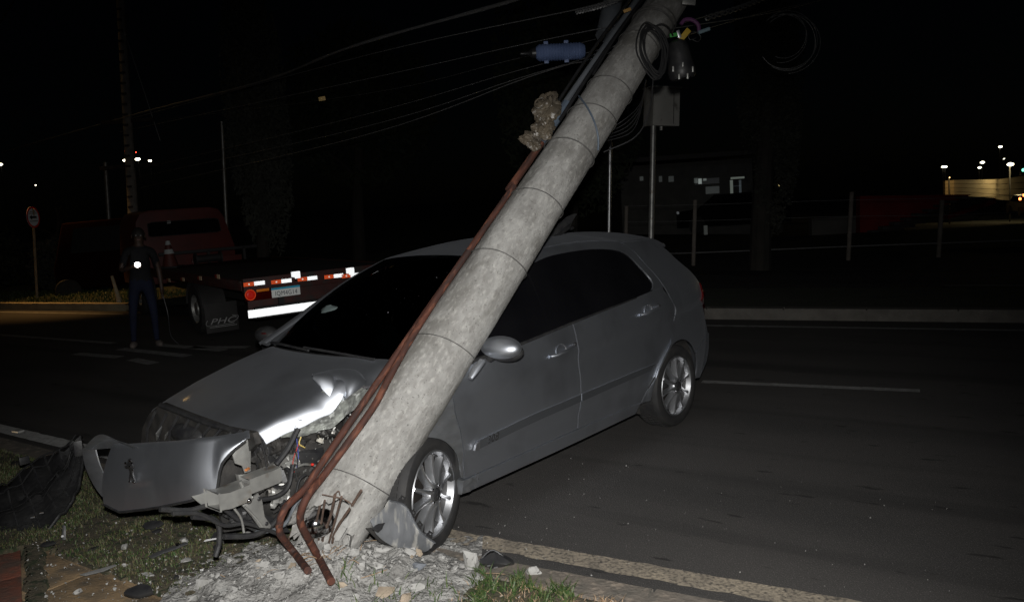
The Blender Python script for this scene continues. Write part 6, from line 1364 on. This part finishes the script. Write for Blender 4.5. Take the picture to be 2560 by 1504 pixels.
# ------------------------------------------------------------------ rubble under the pole
G = []
for i in range(150):
    row = []
    for j in range(110):
        x = P0[0] - .78 + 1.5 * i / 149; y = P0[1] - .62 + 1.12 * j / 109; row.append((x, y, vz(x, y) + mound(x, y) - .004))
    G.append(row)
o = mk('rubble_mound', grid(G), M_dust); tag(o, 'heap of pale crushed concrete dust and grit under the broken pole', 'rubble', None, 'stuff')
gr = random.Random(11); bits = []
proto = [rock(200 + k, (1, 1, .7), 9) for k in range(5)]
def put(VF, p, s, r): 
    M_ = Matrix.Translation(p) @ Matrix.Rotation(r.uniform(0, 6.28), 4, (r.random() + .01, r.random(), r.random())) @ Matrix.Scale(s, 4); return tf(VF, M_)
def small_rock(sd):
    r = random.Random(sd); bm = bmesh.new()
    for _ in range(8): v = Vector((r.gauss(0, 1), r.gauss(0, 1), r.gauss(0, .7))).normalized() * .5; bm.verts.new(v)
    bmesh.ops.convex_hull(bm, input=bm.verts); bm.verts.index_update(); V = [tuple(v.co) for v in bm.verts]; Fa = [tuple(v.index for v in f.verts) for f in bm.faces]; bm.free(); return V, Fa
SR = [small_rock(k) for k in range(8)]
for _ in range(6500):
    a = gr.uniform(0, 6.28); d = abs(gr.gauss(0, .55)); x = P0[0] + math.cos(a) * d * .75; y = P0[1] + math.sin(a) * d * .52
    s = .004 + .016 * gr.random() ** 4; bits.append(put(SR[gr.randrange(8)], (x, y, zt(x, y) + s * .2), s, gr))
for _ in range(900):
    u, v = gr.uniform(60, 700), gr.uniform(1290, 1560); x, y, z = gnd(u, v, ZV); s = .003 + .012 * gr.random() ** 4; bits.append(put(SR[gr.randrange(8)], (x, y, zt(x, y) + .006), s, gr))
V, Fa = join(*bits); o = mk('concrete_grit', (V, Fa), M_rub, smooth=0); tag(o, 'scattered crumbs of broken concrete around the pole foot', 'grit', None, 'stuff')
bits = []
for _ in range(140):
    s_, n_ = gr.uniform(-.2, 2.4), gr.uniform(-1.6, .35); x, y, _z = rd(s_, n_); s = .003 + .008 * gr.random() ** 3; bits.append(put(SR[gr.randrange(8)], (x, y, .003), s, gr))
o = mk('road_grit', join(*bits), M_rub, smooth=0); tag(o, 'tiny stones on the asphalt right of the front wheel', 'grit', None, 'stuff')

def lay(name, u, v, size, mat, label, cat='concrete chunk', sd=0, group=None, tilt=0, n=18, lift=.35):
    """a loose piece lying where the pixel's sight line meets the ground"""
    x, y, z = gnd(u, v, ZV)
    for _ in range(3): z = zt(x, y) if (np.array([x, y]) - NEAR0) @ NM > .2 else .004; x, y, _z = gnd(u, v, z + size[2] * .3)
    z = zt(x, y) if (np.array([x, y]) - NEAR0) @ NM > .2 else .004
    o = mk(name, rock(sd or int(u + v), size, n), mat, smooth=25); o.location = (x, y, z + size[2] * lift); o.rotation_euler = (tilt, 0, (u * 7 + v) % 6.28); return tag(o, label, cat, group)
big = [(1178, 1412, (.11, .085, .16), M_rub, 'tallest pale concrete chunk standing in the gutter right of the front wheel'), (1334, 1432, (.085, .06, .085), M_rub, 'small pointed concrete chunk in the gutter, rightmost of all'),
       (1105, 1395, (.055, .05, .055), M_rub, 'pale concrete chunk under the front tyre edge, left of the tallest chunk'), (906, 1410, (.10, .075, .055), M_rub, 'blocky pale concrete chunk in the middle of the rubble heap'),
       (640, 1332, (.15, .11, .075), M_rub, 'large rounded concrete lump left of the rusty pipe bend'), (962, 1478, (.11, .09, .06), M_rubt, 'brownish stone at the bottom of the rubble between grass tufts'), (880, 1470, (.13, .10, .06), M_rub, 'flat pale slab of concrete at the bottom edge of the rubble'),
       (1048, 1415, (.085, .06, .05), pm('bluish_stone', (.16, .17, .19), (.11, .12, .13), rough=.9), 'bluish grey stone at the top right of the rubble heap'), (1040, 1462, (.14, .10, .05), M_rub, 'low grey concrete piece in the rubble just left of the tall grass'),
       (590, 1345, (.06, .05, .05), M_rub, 'upright concrete chip left of the large rounded lump'), (560, 1335, (.05, .04, .04), M_rub, 'small concrete chip beside the black plastic shard'), (312, 1366, (.065, .045, .035), M_rub, 'isolated pale concrete piece on the grass left of centre'),
       (460, 1350, (.06, .06, .035), M_rub, 'grey concrete flake above the long pale splinter on the grass'), (195, 1478, (.06, .045, .03), M_rub, 'speckled white stone on the ochre paving'), (310, 1412, (.045, .03, .025), M_rub, 'small pale crumb on the grass above the paving'),
       (370, 1435, (.11, .045, .02), M_rub, 'long pale concrete flake low on the grass near the paving'), (465, 1400, (.07, .075, .02), M_rub, 'flat squarish concrete flake right of the silver strip'), (690, 1395, (.07, .05, .04), M_rub, 'mid-sized concrete chunk left of the pipe ends'),
       (1010, 1500, (.10, .07, .045), M_rubt, 'tan broken stone at the lower right of the rubble'), (575, 1400, (.06, .05, .035), M_rub, 'concrete chunk at the left fringe of the rubble heap'), (545, 1440, (.045, .04, .03), M_rub, 'concrete chip lower on the left fringe of the rubble heap'),
       (960, 1372, (.12, .06, .035), M_rub, 'flat concrete piece right of the pole foot by the torn liner'), (1000, 1380, (.06, .05, .04), M_rub, 'concrete piece between the pole foot and the hanging fender'), (115, 1490, (.028, .02, .02), M_rub, 'tiny pale pebble on the ochre paving left of the speckled stone')]
for i, (u, v, s, m, lb) in enumerate(big): lay('concrete_chunk', u, v, s, m, lb, sd=300 + i, group='concrete chunks round the pole foot')
rr_ = random.Random(21)
for i in range(150):
    a = rr_.uniform(0, 6.28); d = abs(rr_.gauss(0, .5)) + .05; x = P0[0] + math.cos(a) * d * .85 + .03; y = P0[1] + math.sin(a) * d * .5
    s = rr_.uniform(.016, .05) if i < 105 else rr_.uniform(.05, .085)
    if i > 140: u, v = rr_.uniform(250, 620), rr_.uniform(1350, 1500); x, y, _z = gnd(u, v, ZV); s = rr_.uniform(.015, .035)
    if (np.array([x, y]) - NEAR0) @ NM < .2: continue
    o = mk('concrete_lump', rock(600 + i, (s * rr_.uniform(.8, 1.5), s, s * rr_.uniform(.5, .8)), 11), M_rub if rr_.random() < .9 else M_rubt, smooth=25); o.location = (x, y, zt(x, y) + s * .15); o.rotation_euler = (rr_.uniform(-.5, .5), rr_.uniform(-.5, .5), rr_.uniform(0, 6))
    tag(o, 'one of the many small lumps of broken concrete in the rubble heap', 'concrete lump', 'small lumps in the rubble heap')
# plastic and metal scraps
def shard(name, u, v, poly, th, mat, label, cat, rx=0., rz=0., lift=.01, group='car debris on the grass'):
    x, y, z = gnd(u, v, ZV); ok_ = (np.array([x, y]) - NEAR0) @ NM > .2; z = zt(x, y) if ok_ else .0; x, y, _z = gnd(u, v, z)
    o = mk(name, prism(poly, th), mat, bevel=min(.002, th * .3)); o.location = (x, y, z + lift); o.rotation_euler = (rx, 0, rz); return tag(o, label, cat, group)
irr = lambda w_, h_, sd, n=8: [((w_ / 2) * math.cos(6.283 * k / n) * random.Random(sd * 9 + k).uniform(.6, 1.1), (h_ / 2) * math.sin(6.283 * k / n) * random.Random(sd * 7 + k).uniform(.6, 1.1)) for k in range(n)]
shard('black_shard', 383, 1322, irr(.15, .08, 1), .012, M_black, 'black plastic shard on the grass below the nose panel', 'plastic shard', .5, .2, .02)
shard('black_shard', 395, 1335, irr(.06, .035, 2), .008, M_black, 'small grey-black flap just below the black shard under the nose', 'plastic shard', .3, .6, .02)
shard('black_shard', 560, 1350, [(-.07, -.02), (-.05, .03), (.01, .015), (.07, .035), (.06, -.02), (.01, -.035)], .015, M_black, 'jagged black shard left of the large rounded concrete lump', 'plastic shard', .6, .1, .02)
shard('black_shard', 545, 1375, irr(.07, .04, 5), .01, M_black, 'black plastic fragment beside the thin white strip', 'plastic shard', .4, .4, .015)
shard('white_strip', 540, 1360, [(-.06, -.005), (.05, .0), (.06, .006), (-.05, .006)], .004, pm('white_plastic', (.6, .6, .6)), 'thin white strip lying beside the jagged black shard', 'strip', .5, .25, .03)
shard('silver_strip', 425, 1385, [(-.10, -.035), (-.05, -.005), (.02, .012), (.08, .030), (.095, .015), (.03, -.012), (-.03, -.03), (-.08, -.055)], .006, M_alloy, 'bent silver trim strip lying on the grass', 'trim strip', .35, .25, .03)
shard('silver_chip', 448, 1378, irr(.035, .03, 8, 5), .004, M_chrome, 'bright chrome chip at the end of the bent silver strip', 'chip', .9, .2, .04)
shard('long_fragment', 372, 1448, [(-.08, -.012), (.0, .004), (.07, .016), (.085, .008), (.0, -.010), (-.07, -.022)], .006, pm('grey_plastic', (.16, .16, .155), (.11, .11, .11)), 'long dull splinter on the soil above the paving', 'splinter', .3, .3, .01) if False else None
shard('grey_flake', 250, 1428, [(-.09, -.018), (-.02, .0), (.07, .02), (.08, .01), (.02, -.02), (-.06, -.032)], .006, pm('grey_plastic', (.18, .18, .175), (.13, .13, .13), scale=14), 'long grey flake at the edge of the ochre paving', 'flake', .25, .25, .01)
shard('black_shard', 352, 1492, irr(.17, .09, 12), .02, M_black, 'large black fragment cut by the bottom edge of the frame', 'plastic shard', .4, .2, .02)
shard('black_shard', 160, 1345, [(-.01, -.05), (.012, -.045), (.016, .04), (.0, .05)], .006, M_black, 'narrow upright dark sliver on the grass near the black bumper', 'plastic shard', 1.2, .3, .03)
shard('white_chip', 158, 1348, irr(.018, .02, 14, 5), .004, pm('white_plastic', (.6, .6, .6)), 'white chip at the foot of the narrow dark sliver', 'chip', .9, .2, .02)
shard('black_shard', 120, 1365, irr(.10, .04, 15), .012, M_black, 'dark plastic piece at the corner of the grass above the paving', 'plastic shard', .4, .1, .012)
shard('black_shard', 235, 1375, irr(.08, .03, 16), .008, M_black, 'low dark piece on the grass between the bumper and the trim strip', 'plastic shard', .3, .9, .008)
shard('bottle_scrap', 560, 1485, irr(.09, .03, 18), .012, pm('pale_scrap', (.4, .4, .38), (.25, .25, .24), scale=20), 'pale crumpled scrap at the bottom left of the rubble', 'scrap', .4, -.5, .01)
shard('lens_piece', 442, 1448, irr(.03, .04, 19, 6), .006, M_black, 'small dark lens piece with a red speck low on the grass', 'lens piece', .5, .2, .01)
for i, (u, v) in enumerate([(505, 1430), (330, 1330), (287, 1452), (520, 1395), (475, 1465), (400, 1402), (640, 1400), (150, 1392)]):
    shard('white_chip', u, v, irr(.022, .014, 30 + i, 5), .004, M_rub if i % 2 else pm('white_plastic', (.6, .6, .6)), ['white chip low on the grass left of the rubble', 'pale chip on the grass beside the black shard', 'pale chip near the paving edge', 'white chip right of the silver strip', 'chip low between paving and rubble', 'chip left of the silver strip', 'chip by the rubble heap', 'lone white chip high on the grass near the bumper'][i], 'chip', .5, i, .012)
# black crumpled plastic in the gutter
x, y, z = gnd(1243, 1418, .02)
gp = thing('black_plastic_piece', 'crumpled black plastic piece in the gutter between two concrete chunks', 'plastic piece', (x, y, .03))
mk('lump', tf(rock(77, (.19, .10, .10), 26), Matrix.Translation((0, 0, .02))), M_black, gp, smooth=15)
mk('fin', tube(spl([(-.09, .02, .02), (-.02, .03, .07), (.05, .0, .03)], 10), .005, 6), M_black, gp)
for k in range(3): mk('glint', box((-.04 + .035 * k, -.034, .02 - .012 * k), (.018, .004, .006), .3), M_alloy, gp)
# road stud in the left edge line
sp = gnd(46, 1080); st = thing('road_stud', 'small reflective road stud in the left end of the white edge line', 'road stud', (sp[0], sp[1], .004), -.5)
mk('casing', prism([(-.055, -.03), (.055, -.03), (.045, .03), (-.045, .03)], .016), pm('stud_white', (.4, .4, .38)), st, bevel=.004); mk('reflector', tf(box((0, -.032, .009), (.085, .004, .010)), Matrix.Identity(4)), M_cat, st)
# dry stalks and leaves in the rubble
for i in range(26):
    a = rr_.uniform(0, 6.28); d = abs(rr_.gauss(0, .4)); x, y = P0[0] + math.cos(a) * d, P0[1] + math.sin(a) * d * .55; b = rr_.uniform(0, 6.28); l_ = rr_.uniform(.04, .14); z = zt(x, y)
    if (np.array([x, y]) - NEAR0) @ NM < .25: continue
    o = mk('dry_stalk', tube(spl([(0, 0, .004), (math.cos(b) * l_ * .5, math.sin(b) * l_ * .5, .012 + rr_.random() * .02), (math.cos(b + .4) * l_, math.sin(b + .4) * l_, .006)], 8), .0012 + .001 * rr_.random(), 5), M_dry); o.location = (x, y, z + .008); tag(o, 'thin dry stalk lying on the crushed concrete', 'stalk', 'dry stalks on the rubble')

# ------------------------------------------------------------------ torn black bumper lying at the left
M_pitch = pm('sooty_plastic', (.008, .008, .009), (.014, .014, .014), scale=20, rough=.55, bump=.006, bscale=30)
bp_ = thing('bumper_grille', 'torn-off black bumper grille lying on the grass at the left edge of the frame', 'bumper grille', tuple(gnd(80, 1300, ZV)))
BI = Matrix.Translation(bp_.location).inverted()
def bpt(u, v, Y): return BI @ Vector(tuple(dp(u, v, Y)))
yt = lambda v: 4.62 + (1330 - v) / 230 * .50
top_ = spl([bpt(u, v, yt(v) + .15) for u, v in [(-60, 1255), (20, 1210), (78, 1160), (140, 1128), (205, 1092)]], 26)
low_ = spl([bpt(u, v, yt(v)) for u, v in [(-60, 1352), (40, 1350), (120, 1320), (185, 1240), (212, 1130)]], 26)
G = []
for i in range(26):
    row = []
    for t in np.linspace(0, 1, 14):
        p = top_[i] * (1 - t) + low_[i] * t; dz = .05 * math.sin(math.pi * t) + .035 * noise.noise(Vector((i * .35, t * 5, 2))) + .022 * noise.noise(Vector((i * 1.1, t * 14, 2))) - .035 * (abs(t - .45) < .1) * (i > 4); row.append((p[0], p[1] - .02 * math.sin(math.pi * t), p[2] + dz))
    G.append(row)
mk('skin', shell(G, (0, .01, -.012)), M_pitch, bp_)
for t0 in (.12, .25, .62, .75, .88):
    j = int(t0 * 13); mk('slat', tube([(G[i][j][0], G[i][j][1] - .012, G[i][j][2] + .018) for i in range(1, 25)], .010 if t0 < .5 else .007, 6, flat=.6), M_pitch, bp_)
for i in range(4, 24, 3): mk('rib', tube([(G[i][j][0], G[i][j][1] - .01, G[i][j][2] + .012) for j in range(1, 13)], .006, 5), M_black, bp_)
mk('rim', tube([tuple(g[-1]) for g in G], .012, 8), M_pitch, bp_)
mk('lug', tf(box((0, 0, 0), (.05, .02, .10), .4), Matrix.Translation(bpt(196, 1120, 5.0))), M_black, bp_, bevel=.004); mk('lug', tf(box((0, 0, 0), (.06, .02, .05), .9), Matrix.Translation(bpt(60, 1150, 5.1))), M_black, bp_, bevel=.004)
for k, (u, v) in enumerate([(104, 1281), (82, 1292)]): mk('clip', tf(box((0, 0, 0), (.022, .008, .007), .3), Matrix.Translation(bpt(u, v, 4.60))), M_alloy, bp_)
o = mk('dark_debris', rock(88, (.30, .14, .06), 20), M_blackm); o.location = tuple(gnd(45, 1160, ZV)); tag(o, 'low dark heap on the grass behind the torn black grille', 'debris')
